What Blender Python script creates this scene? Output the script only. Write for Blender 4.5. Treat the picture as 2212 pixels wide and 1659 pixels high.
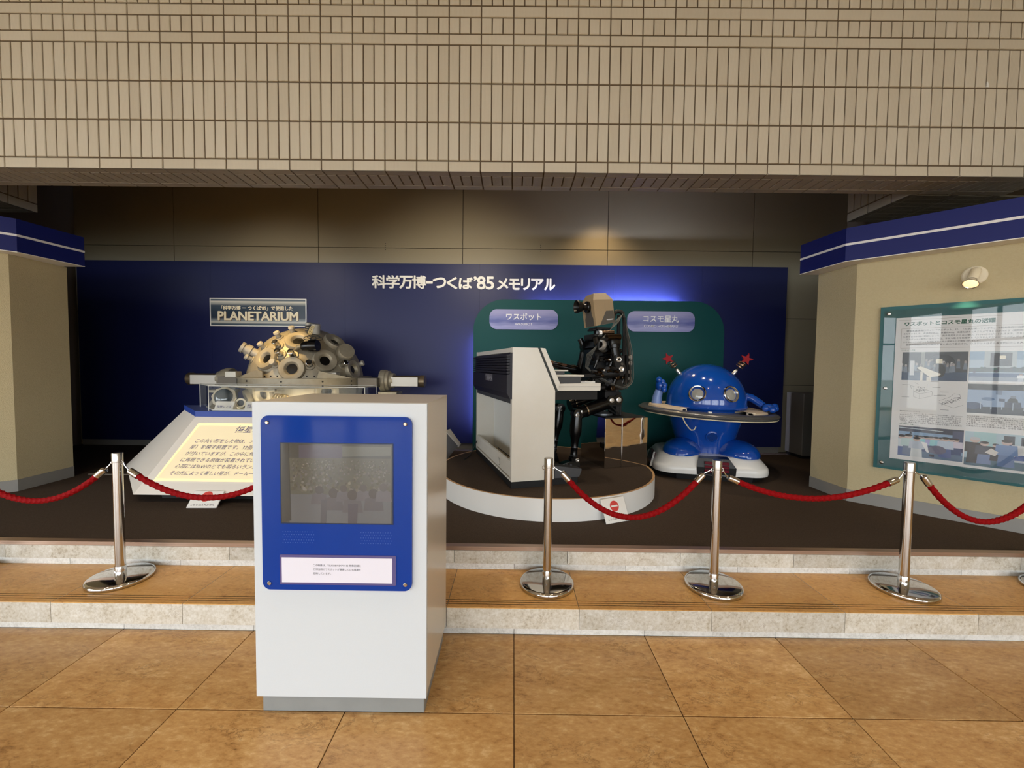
import bpy, bmesh, math, random
from mathutils import Vector, Matrix
from math import sin, cos, pi, radians, hypot, atan2
random.seed(7)
SC = bpy.context.scene
COL = SC.collection
for o in list(bpy.data.objects):
    bpy.data.objects.remove(o)

# ------------------------------------------------------------------ camera
cam_d = bpy.data.cameras.new('camera')
cam_d.sensor_fit = 'HORIZONTAL'
cam_d.sensor_width = 36.0
cam_d.lens = 890.0 / 2212.0 * 36.0
cam_d.clip_start = 0.05
cam_d.clip_end = 200
cam = bpy.data.objects.new('camera', cam_d)
COL.objects.link(cam)
PITCH, YAW, ROLL = 0.04309, -0.00334, 0.011347
_f = Vector((sin(YAW) * cos(PITCH), cos(YAW) * cos(PITCH), -sin(PITCH)))
_r0 = Vector((cos(YAW), -sin(YAW), 0))
_u0 = _r0.cross(_f)
_r = _r0 * cos(ROLL) + _u0 * sin(ROLL)
_u = _u0 * cos(ROLL) - _r0 * sin(ROLL)
cam.matrix_world = Matrix(((_r.x, _u.x, -_f.x, 0), (_r.y, _u.y, -_f.y, 0), (_r.z, _u.z, -_f.z, 1.5), (0, 0, 0, 1)))
SC.camera = cam

# ------------------------------------------------------------------ world, exposure
SC.view_settings.view_transform = 'Standard'
SC.view_settings.look = 'None'
SC.view_settings.gamma = 1.0
SC.view_settings.use_curve_mapping = False
SC.view_settings.exposure = 0.0
try:
    SC.cycles.use_denoising = True
    SC.cycles.max_bounces = 8
    SC.cycles.diffuse_bounces = 4
    SC.cycles.glossy_bounces = 5
    SC.cycles.transmission_bounces = 6
    SC.cycles.sample_clamp_indirect = 6.0
    SC.cycles.caustics_reflective = False
    SC.cycles.caustics_refractive = False
except Exception:
    pass
W = bpy.data.worlds.new('overcast_sky')
SC.world = W
W.use_nodes = True
_bg = W.node_tree.nodes['Background']
_bg.inputs[0].default_value = (0.90, 0.96, 1.0, 1)      # even overcast daylight
_bg.inputs[1].default_value = 7.6


def lamp(name, kind, loc, target, energy, color, size=0.1, spot=60, blend=0.6, portal=False, size_y=None):
    d = bpy.data.lights.new(name, kind)
    d.color = color
    d.energy = energy
    if kind == 'AREA':
        d.size = size
        if size_y:
            d.shape = 'RECTANGLE'
            d.size_y = size_y
        if portal:
            d.cycles.is_portal = True
    elif kind == 'SPOT':
        d.spot_size = radians(spot)
        d.spot_blend = blend
        d.shadow_soft_size = size
    else:
        d.shadow_soft_size = size
    o = bpy.data.objects.new(name, d)
    COL.objects.link(o)
    o.location = loc
    o.rotation_euler = (Vector(target) - Vector(loc)).to_track_quat('-Z', 'Y').to_euler()
    return o


WARM = (1.0, 0.80, 0.55)
WARM2 = (1.0, 0.70, 0.38)
# daylight portals in the window wall behind the camera (they only guide sampling of the sky)
for i in range(4):
    lamp('window_portal', 'AREA', (-6.75 + i * 4.5, -8.05, 1.75), (-6.75 + i * 4.5, 0, 1.75), 1, (1, 1, 1), 4.2, portal=True, size_y=3.3)
for i in range(2):
    lamp('window_portal', 'AREA', (-9.05, -6.0 + i * 4.0, 1.75), (0, -6.0 + i * 4.0, 1.75), 1, (1, 1, 1), 3.9, portal=True, size_y=3.3)
# recessed downlights in the hall ceiling
for x in (-3.6, -1.2, 1.2, 3.6):
    for y in (1.1, -1.6):
        lamp('hall_downlight', 'SPOT', (x, y, 4.62), (x, y, 0), 95, WARM, 0.06, 100, 0.7)
# spots over the stage
SPOTC = (1.0, 0.86, 0.66)
for loc, tgt, en, colr, ang in (
        ((-2.90, 3.62, 3.15), (-2.62, 4.60, 1.62), 300, (1.0, 0.66, 0.26), 30),
        ((-3.30, 3.62, 3.20), (-3.20, 5.70, 2.25), 50, SPOTC, 74),
        ((-0.60, 3.62, 3.20), (-0.75, 5.70, 2.35), 92, SPOTC, 86),
        ((1.15, 5.36, 3.78), (1.20, 5.20, 0.5), 75, WARM2, 110),
        ((1.60, 4.05, 3.90), (1.25, 4.60, 1.6), 80, SPOTC, 60),
        ((2.25, 3.62, 3.60), (2.20, 4.70, 1.2), 60, WARM, 60),
        ((0.35, 3.62, 3.60), (0.30, 4.00, 0.5), 45, WARM, 70)):
    lamp('stage_spot', 'SPOT', loc, tgt, en, colr, 0.045, ang, 1.0)

# ------------------------------------------------------------------ materials


def lin(c):
    return tuple((v / 12.92 if v <= 0.04045 else ((v + 0.055) / 1.055) ** 2.4) for v in c)


def srgb(r, g, b):
    return lin((r / 255, g / 255, b / 255))


MATS = {}


def mat(name, rgb, rough=0.5, metal=0.0, spec=0.5, coat=0.0, noise=None, bump=None, emit=None, trans=0.0, ior=1.45, rand=0.0, stretch=(1, 1, 1)):
    """rgb is sRGB 0..255. noise=(scale, amount, rgb2); bump=(scale, strength, distance)."""
    if name in MATS:
        return MATS[name]
    m = bpy.data.materials.new(name)
    m.use_nodes = True
    nt = m.node_tree
    b = nt.nodes['Principled BSDF']
    c = srgb(*rgb)
    b.inputs['Base Color'].default_value = (*c, 1)
    b.inputs['Roughness'].default_value = rough
    b.inputs['Metallic'].default_value = metal
    b.inputs['Specular IOR Level'].default_value = spec
    b.inputs['Coat Weight'].default_value = coat
    b.inputs['Coat Roughness'].default_value = 0.04
    b.inputs['Transmission Weight'].default_value = trans
    b.inputs['IOR'].default_value = ior
    tc = mp = None
    if noise or bump:
        tc = nt.nodes.new('ShaderNodeTexCoord')
        mp = nt.nodes.new('ShaderNodeMapping')
        mp.inputs['Scale'].default_value = stretch
        nt.links.new(tc.outputs['Object'], mp.inputs['Vector'])
    if noise:
        n = nt.nodes.new('ShaderNodeTexNoise')
        n.inputs['Scale'].default_value = noise[0]
        n.inputs['Detail'].default_value = 5
        n.inputs['Roughness'].default_value = 0.62
        nt.links.new(mp.outputs[0], n.inputs['Vector'])
        mx = nt.nodes.new('ShaderNodeMix')
        mx.data_type = 'RGBA'
        mx.inputs['A'].default_value = (*c, 1)
        mx.inputs['B'].default_value = (*srgb(*noise[2]), 1)
        mr = nt.nodes.new('ShaderNodeMapRange')
        mr.inputs['From Min'].default_value = 0.35
        mr.inputs['From Max'].default_value = 0.7
        mr.inputs['To Max'].default_value = noise[1]
        nt.links.new(n.outputs['Fac'], mr.inputs['Value'])
        nt.links.new(mr.outputs[0], mx.inputs['Factor'])
        nt.links.new(mx.outputs['Result'], b.inputs['Base Color'])
    if bump:
        n2 = nt.nodes.new('ShaderNodeTexNoise')
        n2.inputs['Scale'].default_value = bump[0]
        n2.inputs['Detail'].default_value = 3
        nt.links.new(mp.outputs[0], n2.inputs['Vector'])
        bp = nt.nodes.new('ShaderNodeBump')
        bp.inputs['Strength'].default_value = bump[1]
        bp.inputs['Distance'].default_value = bump[2]
        nt.links.new(n2.outputs['Fac'], bp.inputs['Height'])
        nt.links.new(bp.outputs['Normal'], b.inputs['Normal'])
    if emit:
        b.inputs['Emission Color'].default_value = (*srgb(*emit[:3]), 1)
        b.inputs['Emission Strength'].default_value = emit[3]
    MATS[name] = m
    return m


def marble(name, stops, scale=1.0, vein=0.5, veincol=(60, 35, 15), rough=0.3, per_object=True, stretch=(1, 1, 1), rot=0.6, coat=0.0):
    m = bpy.data.materials.new(name)
    m.use_nodes = True
    nt = m.node_tree
    N, L = nt.nodes, nt.links
    b = N['Principled BSDF']
    tc = N.new('ShaderNodeTexCoord')
    oi = N.new('ShaderNodeObjectInfo')
    sc = N.new('ShaderNodeVectorMath')
    sc.operation = 'SCALE'
    sc.inputs[0].default_value = (37.1, 19.7, 11.3)
    L.new(oi.outputs['Random'], sc.inputs['Scale'])
    add = N.new('ShaderNodeVectorMath')
    L.new(tc.outputs['Object'], add.inputs[0])
    L.new(sc.outputs[0], add.inputs[1])
    mp = N.new('ShaderNodeMapping')
    mp.inputs['Scale'].default_value = stretch
    mp.inputs['Rotation'].default_value = (0, 0, rot)
    L.new(add.outputs[0], mp.inputs['Vector'])
    n1 = N.new('ShaderNodeTexNoise')
    n1.inputs['Scale'].default_value = 3.2 * scale
    n1.inputs['Detail'].default_value = 9
    n1.inputs['Roughness'].default_value = 0.62
    n1.inputs['Distortion'].default_value = 1.1
    L.new(mp.outputs[0], n1.inputs['Vector'])
    cr = N.new('ShaderNodeValToRGB')
    el = cr.color_ramp.elements
    el[0].position, el[0].color = stops[0][0], (*srgb(*stops[0][1]), 1)
    el[1].position, el[1].color = stops[-1][0], (*srgb(*stops[-1][1]), 1)
    for p, c in stops[1:-1]:
        e = el.new(p)
        e.color = (*srgb(*c), 1)
    ng = N.new('ShaderNodeTexNoise')           # fine mottling
    ng.inputs['Scale'].default_value = 26 * scale
    ng.inputs['Detail'].default_value = 6
    ng.inputs['Roughness'].default_value = 0.7
    L.new(mp.outputs[0], ng.inputs['Vector'])
    mg = N.new('ShaderNodeMath')
    mg.operation = 'MULTIPLY_ADD'
    mg.inputs[1].default_value = 0.85
    mg.inputs[2].default_value = -0.255
    L.new(ng.outputs['Fac'], mg.inputs[0])
    mg2 = N.new('ShaderNodeMath')
    mg2.operation = 'ADD'
    L.new(mg.outputs[0], mg2.inputs[0])
    ms = N.new('ShaderNodeMath')
    ms.operation = 'MULTIPLY'
    ms.inputs[1].default_value = 0.66
    L.new(n1.outputs['Fac'], ms.inputs[0])
    L.new(ms.outputs[0], mg2.inputs[1])
    L.new(mg2.outputs[0], cr.inputs[0])
    n2 = N.new('ShaderNodeTexNoise')           # thin dark cracks: ridges of a second noise
    n2.inputs['Scale'].default_value = 5.0 * scale
    n2.inputs['Detail'].default_value = 8
    n2.inputs['Roughness'].default_value = 0.68
    n2.inputs['Distortion'].default_value = 0.6
    L.new(mp.outputs[0], n2.inputs['Vector'])
    sub = N.new('ShaderNodeMath')
    sub.operation = 'SUBTRACT'
    sub.inputs[1].default_value = 0.5
    L.new(n2.outputs['Fac'], sub.inputs[0])
    ab = N.new('ShaderNodeMath')
    ab.operation = 'ABSOLUTE'
    L.new(sub.outputs[0], ab.inputs[0])
    mr = N.new('ShaderNodeMapRange')
    mr.inputs['From Min'].default_value = 0.0
    mr.inputs['From Max'].default_value = 0.016
    mr.inputs['To Min'].default_value = vein
    mr.inputs['To Max'].default_value = 0.0
    L.new(ab.outputs[0], mr.inputs['Value'])
    n3 = N.new('ShaderNodeTexNoise')           # where cracks show
    n3.inputs['Scale'].default_value = 2.1 * scale
    n3.inputs['Detail'].default_value = 3
    L.new(mp.outputs[0], n3.inputs['Vector'])
    mr3 = N.new('ShaderNodeMapRange')
    mr3.inputs['From Min'].default_value = 0.45
    mr3.inputs['From Max'].default_value = 0.62
    L.new(n3.outputs['Fac'], mr3.inputs['Value'])
    mu = N.new('ShaderNodeMath')
    mu.operation = 'MULTIPLY'
    L.new(mr.outputs[0], mu.inputs[0])
    L.new(mr3.outputs[0], mu.inputs[1])
    mx = N.new('ShaderNodeMix')
    mx.data_type = 'RGBA'
    mx.inputs['B'].default_value = (*srgb(*veincol), 1)
    L.new(mu.outputs[0], mx.inputs['Factor'])
    L.new(cr.outputs[0], mx.inputs['A'])
    hs = N.new('ShaderNodeHueSaturation')      # slabs differ a little in tone
    mrv = N.new('ShaderNodeMapRange')
    mrv.inputs['To Min'].default_value = 0.88
    mrv.inputs['To Max'].default_value = 1.12
    L.new(oi.outputs['Random'], mrv.inputs['Value'])
    L.new(mrv.outputs[0], hs.inputs['Value'])
    L.new(mx.outputs['Result'], hs.inputs['Color'])
    L.new(hs.outputs[0], b.inputs['Base Color'])
    b.inputs['Roughness'].default_value = rough
    b.inputs['Coat Weight'].default_value = coat
    bp = N.new('ShaderNodeBump')
    bp.inputs['Strength'].default_value = 0.08
    bp.inputs['Distance'].default_value = 0.004
    L.new(n1.outputs['Fac'], bp.inputs['Height'])
    L.new(bp.outputs['Normal'], b.inputs['Normal'])
    MATS[name] = m
    return m


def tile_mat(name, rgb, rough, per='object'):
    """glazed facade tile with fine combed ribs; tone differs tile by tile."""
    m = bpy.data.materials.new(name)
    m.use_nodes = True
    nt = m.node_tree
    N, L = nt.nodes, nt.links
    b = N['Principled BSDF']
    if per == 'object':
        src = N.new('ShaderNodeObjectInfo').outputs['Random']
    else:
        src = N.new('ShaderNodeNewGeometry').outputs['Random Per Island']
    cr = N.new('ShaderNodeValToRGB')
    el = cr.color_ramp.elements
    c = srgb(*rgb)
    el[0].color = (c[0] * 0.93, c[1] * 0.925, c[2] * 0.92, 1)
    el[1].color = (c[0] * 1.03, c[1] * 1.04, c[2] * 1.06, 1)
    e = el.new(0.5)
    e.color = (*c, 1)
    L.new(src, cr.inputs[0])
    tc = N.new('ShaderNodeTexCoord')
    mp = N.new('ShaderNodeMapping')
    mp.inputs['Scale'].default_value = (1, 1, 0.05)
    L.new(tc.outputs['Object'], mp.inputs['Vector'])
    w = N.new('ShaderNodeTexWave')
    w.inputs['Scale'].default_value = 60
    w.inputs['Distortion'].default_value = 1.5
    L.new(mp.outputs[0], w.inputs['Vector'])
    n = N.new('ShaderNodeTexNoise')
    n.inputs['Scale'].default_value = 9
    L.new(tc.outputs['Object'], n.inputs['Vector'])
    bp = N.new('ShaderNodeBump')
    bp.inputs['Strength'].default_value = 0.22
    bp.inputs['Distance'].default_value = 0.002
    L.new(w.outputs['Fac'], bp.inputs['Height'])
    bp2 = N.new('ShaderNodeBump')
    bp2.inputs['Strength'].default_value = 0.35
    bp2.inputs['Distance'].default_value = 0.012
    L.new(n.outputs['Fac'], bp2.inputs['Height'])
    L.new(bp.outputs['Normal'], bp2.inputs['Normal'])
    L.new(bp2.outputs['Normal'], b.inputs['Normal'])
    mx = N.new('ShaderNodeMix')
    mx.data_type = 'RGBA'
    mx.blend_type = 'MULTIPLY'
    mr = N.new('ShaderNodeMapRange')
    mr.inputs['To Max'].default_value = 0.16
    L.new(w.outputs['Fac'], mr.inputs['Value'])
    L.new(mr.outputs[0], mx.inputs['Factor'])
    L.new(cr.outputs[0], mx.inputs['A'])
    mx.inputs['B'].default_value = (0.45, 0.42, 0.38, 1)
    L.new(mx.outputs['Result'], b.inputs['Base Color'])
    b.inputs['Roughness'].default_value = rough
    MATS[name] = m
    return m


def attr_mat(name, rough=0.4, emit=0.0, coat=0.0):
    m = bpy.data.materials.new(name)
    m.use_nodes = True
    nt = m.node_tree
    b = nt.nodes['Principled BSDF']
    a = nt.nodes.new('ShaderNodeAttribute')
    a.attribute_name = 'ink'
    nt.links.new(a.outputs['Color'], b.inputs['Base Color'])
    b.inputs['Roughness'].default_value = rough
    b.inputs['Coat Weight'].default_value = coat
    b.inputs['Coat Roughness'].default_value = 0.03
    if emit:
        nt.links.new(a.outputs['Color'], b.inputs['Emission Color'])
        b.inputs['Emission Strength'].default_value = emit
    MATS[name] = m
    return m


def ramp_mat(name, stops, axis='Z', rough=0.35, noise=0.0, metal=0.0):
    """printed colour gradient along one object axis (a sign's own print). stops: (pos in metres, rgb)."""
    m = bpy.data.materials.new(name)
    m.use_nodes = True
    nt = m.node_tree
    N, L = nt.nodes, nt.links
    b = N['Principled BSDF']
    tc = N.new('ShaderNodeTexCoord')
    sp = N.new('ShaderNodeSeparateXYZ')
    L.new(tc.outputs['Object'], sp.inputs[0])
    lo, hi = stops[0][0], stops[-1][0]
    mr = N.new('ShaderNodeMapRange')
    mr.inputs['From Min'].default_value = lo
    mr.inputs['From Max'].default_value = hi
    if noise:
        mp = N.new('ShaderNodeMapping')
        mp.inputs['Scale'].default_value = (3, 3, 26)
        L.new(tc.outputs['Object'], mp.inputs['Vector'])
        n = N.new('ShaderNodeTexNoise')
        n.inputs['Scale'].default_value = 1.6
        n.inputs['Detail'].default_value = 6
        L.new(mp.outputs[0], n.inputs['Vector'])
        ma = N.new('ShaderNodeMath')
        ma.operation = 'MULTIPLY_ADD'
        ma.inputs[1].default_value = noise
        L.new(n.outputs['Fac'], ma.inputs[0])
        L.new(sp.outputs[axis], ma.inputs[2])
        L.new(ma.outputs[0], mr.inputs['Value'])
    else:
        L.new(sp.outputs[axis], mr.inputs['Value'])
    cr = N.new('ShaderNodeValToRGB')
    el = cr.color_ramp.elements
    el[0].position, el[0].color = 0, (*srgb(*stops[0][1]), 1)
    el[1].position, el[1].color = 1, (*srgb(*stops[-1][1]), 1)
    for p, c in stops[1:-1]:
        e = el.new((p - lo) / (hi - lo))
        e.color = (*srgb(*c), 1)
    L.new(mr.outputs[0], cr.inputs[0])
    L.new(cr.outputs[0], b.inputs['Base Color'])
    b.inputs['Roughness'].default_value = rough
    b.inputs['Metallic'].default_value = metal
    MATS[name] = m
    return m


M_floor = marble('floor_limestone', [(0.22, (124, 88, 48)), (0.40, (180, 138, 86)), (0.57, (196, 157, 104)), (0.78, (222, 192, 146))], 1.0, 0.55, (88, 55, 25), 0.33, stretch=(1.0, 2.1, 1), rot=0.5)
M_tread = marble('tread_limestone', [(0.25, (156, 108, 52)), (0.42, (202, 152, 86)), (0.6, (212, 166, 100)), (0.78, (226, 188, 130))], 1.3, 0.4, (95, 58, 25), 0.36, stretch=(1.0, 1.6, 1), rot=0.2)
M_riser = marble('riser_limestone', [(0.25, (150, 138, 116)), (0.42, (194, 188, 174)), (0.6, (210, 207, 198)), (0.8, (228, 227, 222))], 2.6, 0.45, (110, 90, 65), 0.4, rot=0.3)
M_plinth = marble('plinth_marble', [(0.25, (190, 188, 182)), (0.5, (222, 222, 218)), (0.8, (240, 240, 238))], 2.4, 0.4, (120, 118, 112), 0.4, rot=0.1)
M_grout = mat('grout', (62, 44, 28), 0.9)
M_groove = mat('groove_dark', (38, 24, 12), 0.8)
M_tgrout = mat('tile_grout', (98, 84, 66), 0.9)
M_tile = tile_mat('facade_tile', (206, 198, 180), 0.28)
M_tile_i = tile_mat('facade_tile_course', (206, 198, 180), 0.28, 'island')
M_carpet = mat('stage_carpet', (80, 70, 63), 0.95, spec=0.1, noise=(220, 0.8, (54, 46, 40)), bump=(400, 0.3, 0.003))
M_stucco = mat('beige_stucco', (194, 182, 148), 0.85, spec=0.2, noise=(60, 0.35, (180, 166, 130)), bump=(190, 0.55, 0.006))
M_greybase = mat('grey_vinyl_base', (140, 138, 134), 0.5)
M_bandblue = mat('navy_band', (18, 29, 100), 0.45, spec=0.3)
M_white = mat('white_paint', (232, 232, 230), 0.45)
M_lam = mat('white_laminate', (208, 216, 223), 0.42, noise=(900, 0.3, (192, 200, 208)))
M_lamside = mat('white_laminate_gloss', (222, 216, 204), 0.22)
M_panel = mat('back_wall_panel', (150, 142, 122), 0.5, spec=0.35)
M_panelgap = mat('panel_joint', (30, 28, 25), 0.8)
M_board = mat('blue_board', (24, 31, 80), 0.45, spec=0.4)
M_green = mat('green_board', (10, 74, 76), 0.5, spec=0.25)
M_dark = mat('dark_wall', (92, 82, 70), 0.8, spec=0.1)
M_ceil = mat('ceiling_white', (180, 174, 164), 0.8)
M_letter = mat('white_letter', (242, 240, 232), 0.45)
M_chrome = mat('polished_steel', (205, 203, 200), 0.09, 1.0)
M_brush = mat('satin_steel', (190, 186, 180), 0.26, 1.0)
M_mirror = mat('mirror_steel', (220, 218, 214), 0.025, 1.0, bump=(2.2, 0.055, 0.05))
M_alu = mat('cast_aluminium', (164, 156, 138), 0.5, 0.35, noise=(14, 0.5, (136, 126, 108)))
M_alul = mat('light_aluminium', (182, 178, 168), 0.5, 0.3)
M_black = mat('black_gloss', (12, 12, 13), 0.22)
M_blackm = mat('black_matte', (15, 15, 16), 0.6)
M_bore = mat('black_bore', (6, 6, 7), 0.35)
M_dgrey = mat('dark_grey', (62, 64, 68), 0.5)
M_rope = mat('red_rope', (142, 4, 12), 0.7, spec=0.15, noise=(300, 0.6, (92, 1, 6)))
M_organ = mat('organ_white', (222, 220, 212), 0.25, noise=(5, 0.25, (210, 204, 188)))
M_navyblk = mat('navy_black', (22, 22, 34), 0.45)
M_tan = mat('ply_tan', (196, 160, 118), 0.5)
M_glass = mat('clear_acrylic', (255, 255, 255), 0.02, trans=1.0, ior=1.12, spec=0.5)


def thin_glass(name, tint=(0.97, 0.98, 0.98), refl=0.07):
    m = bpy.data.materials.new(name)
    m.use_nodes = True
    nt = m.node_tree
    N, L = nt.nodes, nt.links
    N.remove(N['Principled BSDF'])
    t = N.new('ShaderNodeBsdfTransparent')
    t.inputs['Color'].default_value = (*tint, 1)
    g = N.new('ShaderNodeBsdfGlossy')
    g.inputs['Roughness'].default_value = 0.015
    lw = N.new('ShaderNodeLayerWeight')
    lw.inputs['Blend'].default_value = refl * 3
    mx = N.new('ShaderNodeMixShader')
    L.new(lw.outputs['Fresnel'], mx.inputs[0])
    L.new(t.outputs[0], mx.inputs[1])
    L.new(g.outputs[0], mx.inputs[2])
    L.new(mx.outputs[0], N['Material Output'].inputs['Surface'])
    MATS[name] = m
    return m


M_glass = thin_glass('clear_acrylic_sheet')

# ------------------------------------------------------------------ mesh helpers


class MB:
    """collects simple shapes (object-local coordinates) and links them as ONE mesh object."""

    def __init__(self, off=(0, 0, 0)):
        self.v, self.f, self.mi, self.sm = [], [], [], []
        self.cm = 0
        self.off = Vector(off)
        self.col = []
        self.ink = None

    def add(self, vs, fs, smooth=False):
        n = len(self.v)
        self.v += [tuple(Vector(p) - self.off) for p in vs]
        for f in fs:
            self.f.append([i + n for i in f])
            self.mi.append(self.cm)
            self.sm.append(smooth)
            self.col.append(self.ink)
        return self

    def box(self, x0, x1, y0, y1, z0, z1):
        return self.add([(x0, y0, z0), (x1, y0, z0), (x1, y1, z0), (x0, y1, z0), (x0, y0, z1), (x1, y0, z1), (x1, y1, z1), (x0, y1, z1)],
                        [(0, 3, 2, 1), (4, 5, 6, 7), (0, 1, 5, 4), (1, 2, 6, 5), (2, 3, 7, 6), (3, 0, 4, 7)])

    def cbox(self, x0, x1, y0, y1, z0, z1, c):
        """box with all edges chamfered by c"""
        bm = bmesh.new()
        bmesh.ops.create_cube(bm, size=1)
        for v in bm.verts:
            v.co = Vector(((x0 + x1) / 2 + v.co.x * (x1 - x0), (y0 + y1) / 2 + v.co.y * (y1 - y0), (z0 + z1) / 2 + v.co.z * (z1 - z0)))
        bmesh.ops.bevel(bm, geom=bm.edges[:], offset=c, segments=2 if c > 0.006 else 1, affect='EDGES', profile=0.6)
        bm.verts.index_update()
        self.add([v.co[:] for v in bm.verts], [[v.index for v in f.verts] for f in bm.faces], c > 0.006)
        bm.free()
        return self

    def prism(self, poly, d0, d1, axis='z'):
        """poly of 2-D points swept from d0 to d1. axis z: (x,y); y: (x,z); x: (y,z)."""
        n = len(poly)

        def P(p, d):
            return (p[0], p[1], d) if axis == 'z' else ((p[0], d, p[1]) if axis == 'y' else (d, p[0], p[1]))
        vs = [P(p, d0) for p in poly] + [P(p, d1) for p in poly]
        area = sum(poly[i][0] * poly[(i + 1) % n][1] - poly[(i + 1) % n][0] * poly[i][1] for i in range(n))
        flip = (area < 0) != (axis == 'y')
        fs = [list(range(n))[::-1], list(range(n, 2 * n))] + [[i, (i + 1) % n, n + (i + 1) % n, n + i] for i in range(n)]
        if (d1 < d0) != flip:
            fs = [f[::-1] for f in fs]
        return self.add(vs, fs)

    def lathe(self, prof, c=(0, 0, 0), axis=(0, 0, 1), seg=24, smooth=True, a0=0, a1=2 * pi):
        """profile of (radius, height) turned about axis through c."""
        ax = Vector(axis).normalized()
        t = Vector((1, 0, 0)) if abs(ax.x) < 0.9 else Vector((0, 1, 0))
        u = (t - ax * t.dot(ax)).normalized()
        w = ax.cross(u)
        full = abs(a1 - a0 - 2 * pi) < 1e-6
        cols = seg if full else seg + 1
        vs, fs, n = [], [], len(prof)
        for k in range(cols):
            a = a0 + (a1 - a0) * k / seg
            d = u * cos(a) + w * sin(a)
            for r, h in prof:
                vs.append(Vector(c) + d * max(r, 1e-5) + ax * h)
        for k in range(seg):
            k2 = (k + 1) % cols if full else k + 1
            for i in range(n - 1):
                fs.append([k * n + i, k2 * n + i, k2 * n + i + 1, k * n + i + 1])
        return self.add(vs, fs, smooth)

    def cyl(self, p0, p1, r0, r1=None, seg=16, cap=True):
        p0, p1 = Vector(p0), Vector(p1)
        r1 = r0 if r1 is None else r1
        h = (p1 - p0).length
        prof = [(r0, 0), (r1, h)]
        if cap:
            prof = [(0, 0)] + prof + [(0, h)]
        return self.lathe(prof, p0, p1 - p0, seg)

    def tube(self, pts, r, seg=8, rf=None):
        pts = [Vector(p) for p in pts]
        n = len(pts)
        vs, fs = [], []
        prev = None
        for i, p in enumerate(pts):
            d = (pts[min(i + 1, n - 1)] - pts[max(i - 1, 0)]).normalized()
            if prev is None:
                t = Vector((0, 0, 1)) if abs(d.z) < 0.9 else Vector((0, 1, 0))
                u = (t - d * t.dot(d)).normalized()
            else:
                u = (prev - d * prev.dot(d)).normalized()
            prev = u
            w = d.cross(u)
            for k in range(seg):
                a = 2 * pi * k / seg
                rr = (r if not callable(r) else r(i / (n - 1))) * (rf(i, a) if rf else 1)
                vs.append(p + (u * cos(a) + w * sin(a)) * rr)
        for i in range(n - 1):
            for k in range(seg):
                k2 = (k + 1) % seg
                fs.append([i * seg + k, i * seg + k2, (i + 1) * seg + k2, (i + 1) * seg + k])
        fs.append(list(range(seg))[::-1])
        fs.append([(n - 1) * seg + k for k in range(seg)])
        return self.add(vs, fs, True)

    def ell(self, c, rx, ry, rz, seg=20, rings=12, m=None):
        vs, fs = [], []
        M = m or Matrix.Identity(3)
        for i in range(rings + 1):
            t = pi * i / rings
            for k in range(seg):
                a = 2 * pi * k / seg
                vs.append(Vector(c) + M @ Vector((rx * max(sin(t), 1e-4) * cos(a), ry * max(sin(t), 1e-4) * sin(a), -rz * cos(t))))
        for i in range(rings):
            for k in range(seg):
                k2 = (k + 1) % seg
                fs.append([i * seg + k, i * seg + k2, (i + 1) * seg + k2, (i + 1) * seg + k])
        return self.add(vs, fs, True)

    def hull(self, pts):
        bm = bmesh.new()
        for p in pts:
            bm.verts.new(p)
        bmesh.ops.convex_hull(bm, input=bm.verts[:])
        bmesh.ops.dissolve_limit(bm, angle_limit=0.02, verts=bm.verts[:], edges=bm.edges[:])
        bm.verts.index_update()
        self.add([v.co[:] for v in bm.verts], [[v.index for v in f.verts] for f in bm.faces])
        bm.free()
        return self

    def poly(self, pts):
        return self.add(pts, [list(range(len(pts)))])

    def mesh(self, name, mats):
        me = bpy.data.meshes.new(name)
        me.from_pydata(self.v, [], self.f)
        if not isinstance(mats, (list, tuple)):
            mats = [mats]
        for m in mats:
            me.materials.append(m)
        me.polygons.foreach_set('material_index', self.mi)
        me.polygons.foreach_set('use_smooth', self.sm)
        if any(c is not None for c in self.col):
            at = me.color_attributes.new('ink', 'FLOAT_COLOR', 'CORNER')
            buf = []
            for f, c in zip(self.f, self.col):
                buf += [*(srgb(*(c or (255, 255, 255)))), 1.0] * len(f)
            at.data.foreach_set('color', buf)
        me.update()
        if any(self.sm):
            try:
                me.set_sharp_from_angle(angle=radians(38))
            except Exception:
                pass
        return me

    def build(self, name, mats, parent=None):
        o = bpy.data.objects.new(name, self.mesh(name, mats))
        COL.objects.link(o)
        if parent is not None:
            o.parent = parent
        return o


def mk(off=(0, 0, 0)):
    return MB(off)


def tag(o, label=None, cat=None, group=None, kind=None):
    if label:
        o['label'] = label
    if cat:
        o['category'] = cat
    if group:
        o['group'] = group
    if kind:
        o['kind'] = kind
    return o


def thing(name, label, cat, loc, rz=0.0, group=None):
    o = bpy.data.objects.new(name, None)
    o.empty_display_size = 0.1
    COL.objects.link(o)
    o.location = loc
    o.rotation_euler = (0, 0, rz)
    return tag(o, label, cat, group)


def inst(name, me, parent, loc=(0, 0, 0), rot=None):
    o = bpy.data.objects.new(name, me)
    COL.objects.link(o)
    o.parent = parent
    o.location = loc
    if rot is not None:
        o.rotation_euler = rot
    return o


def structure(o):
    o['kind'] = 'structure'
    return o


def copy_tree(o, parent=None):
    c = o.copy()
    COL.objects.link(c)
    c.parent = parent
    for ch in list(o.children):
        copy_tree(ch, c)
    return c


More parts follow.
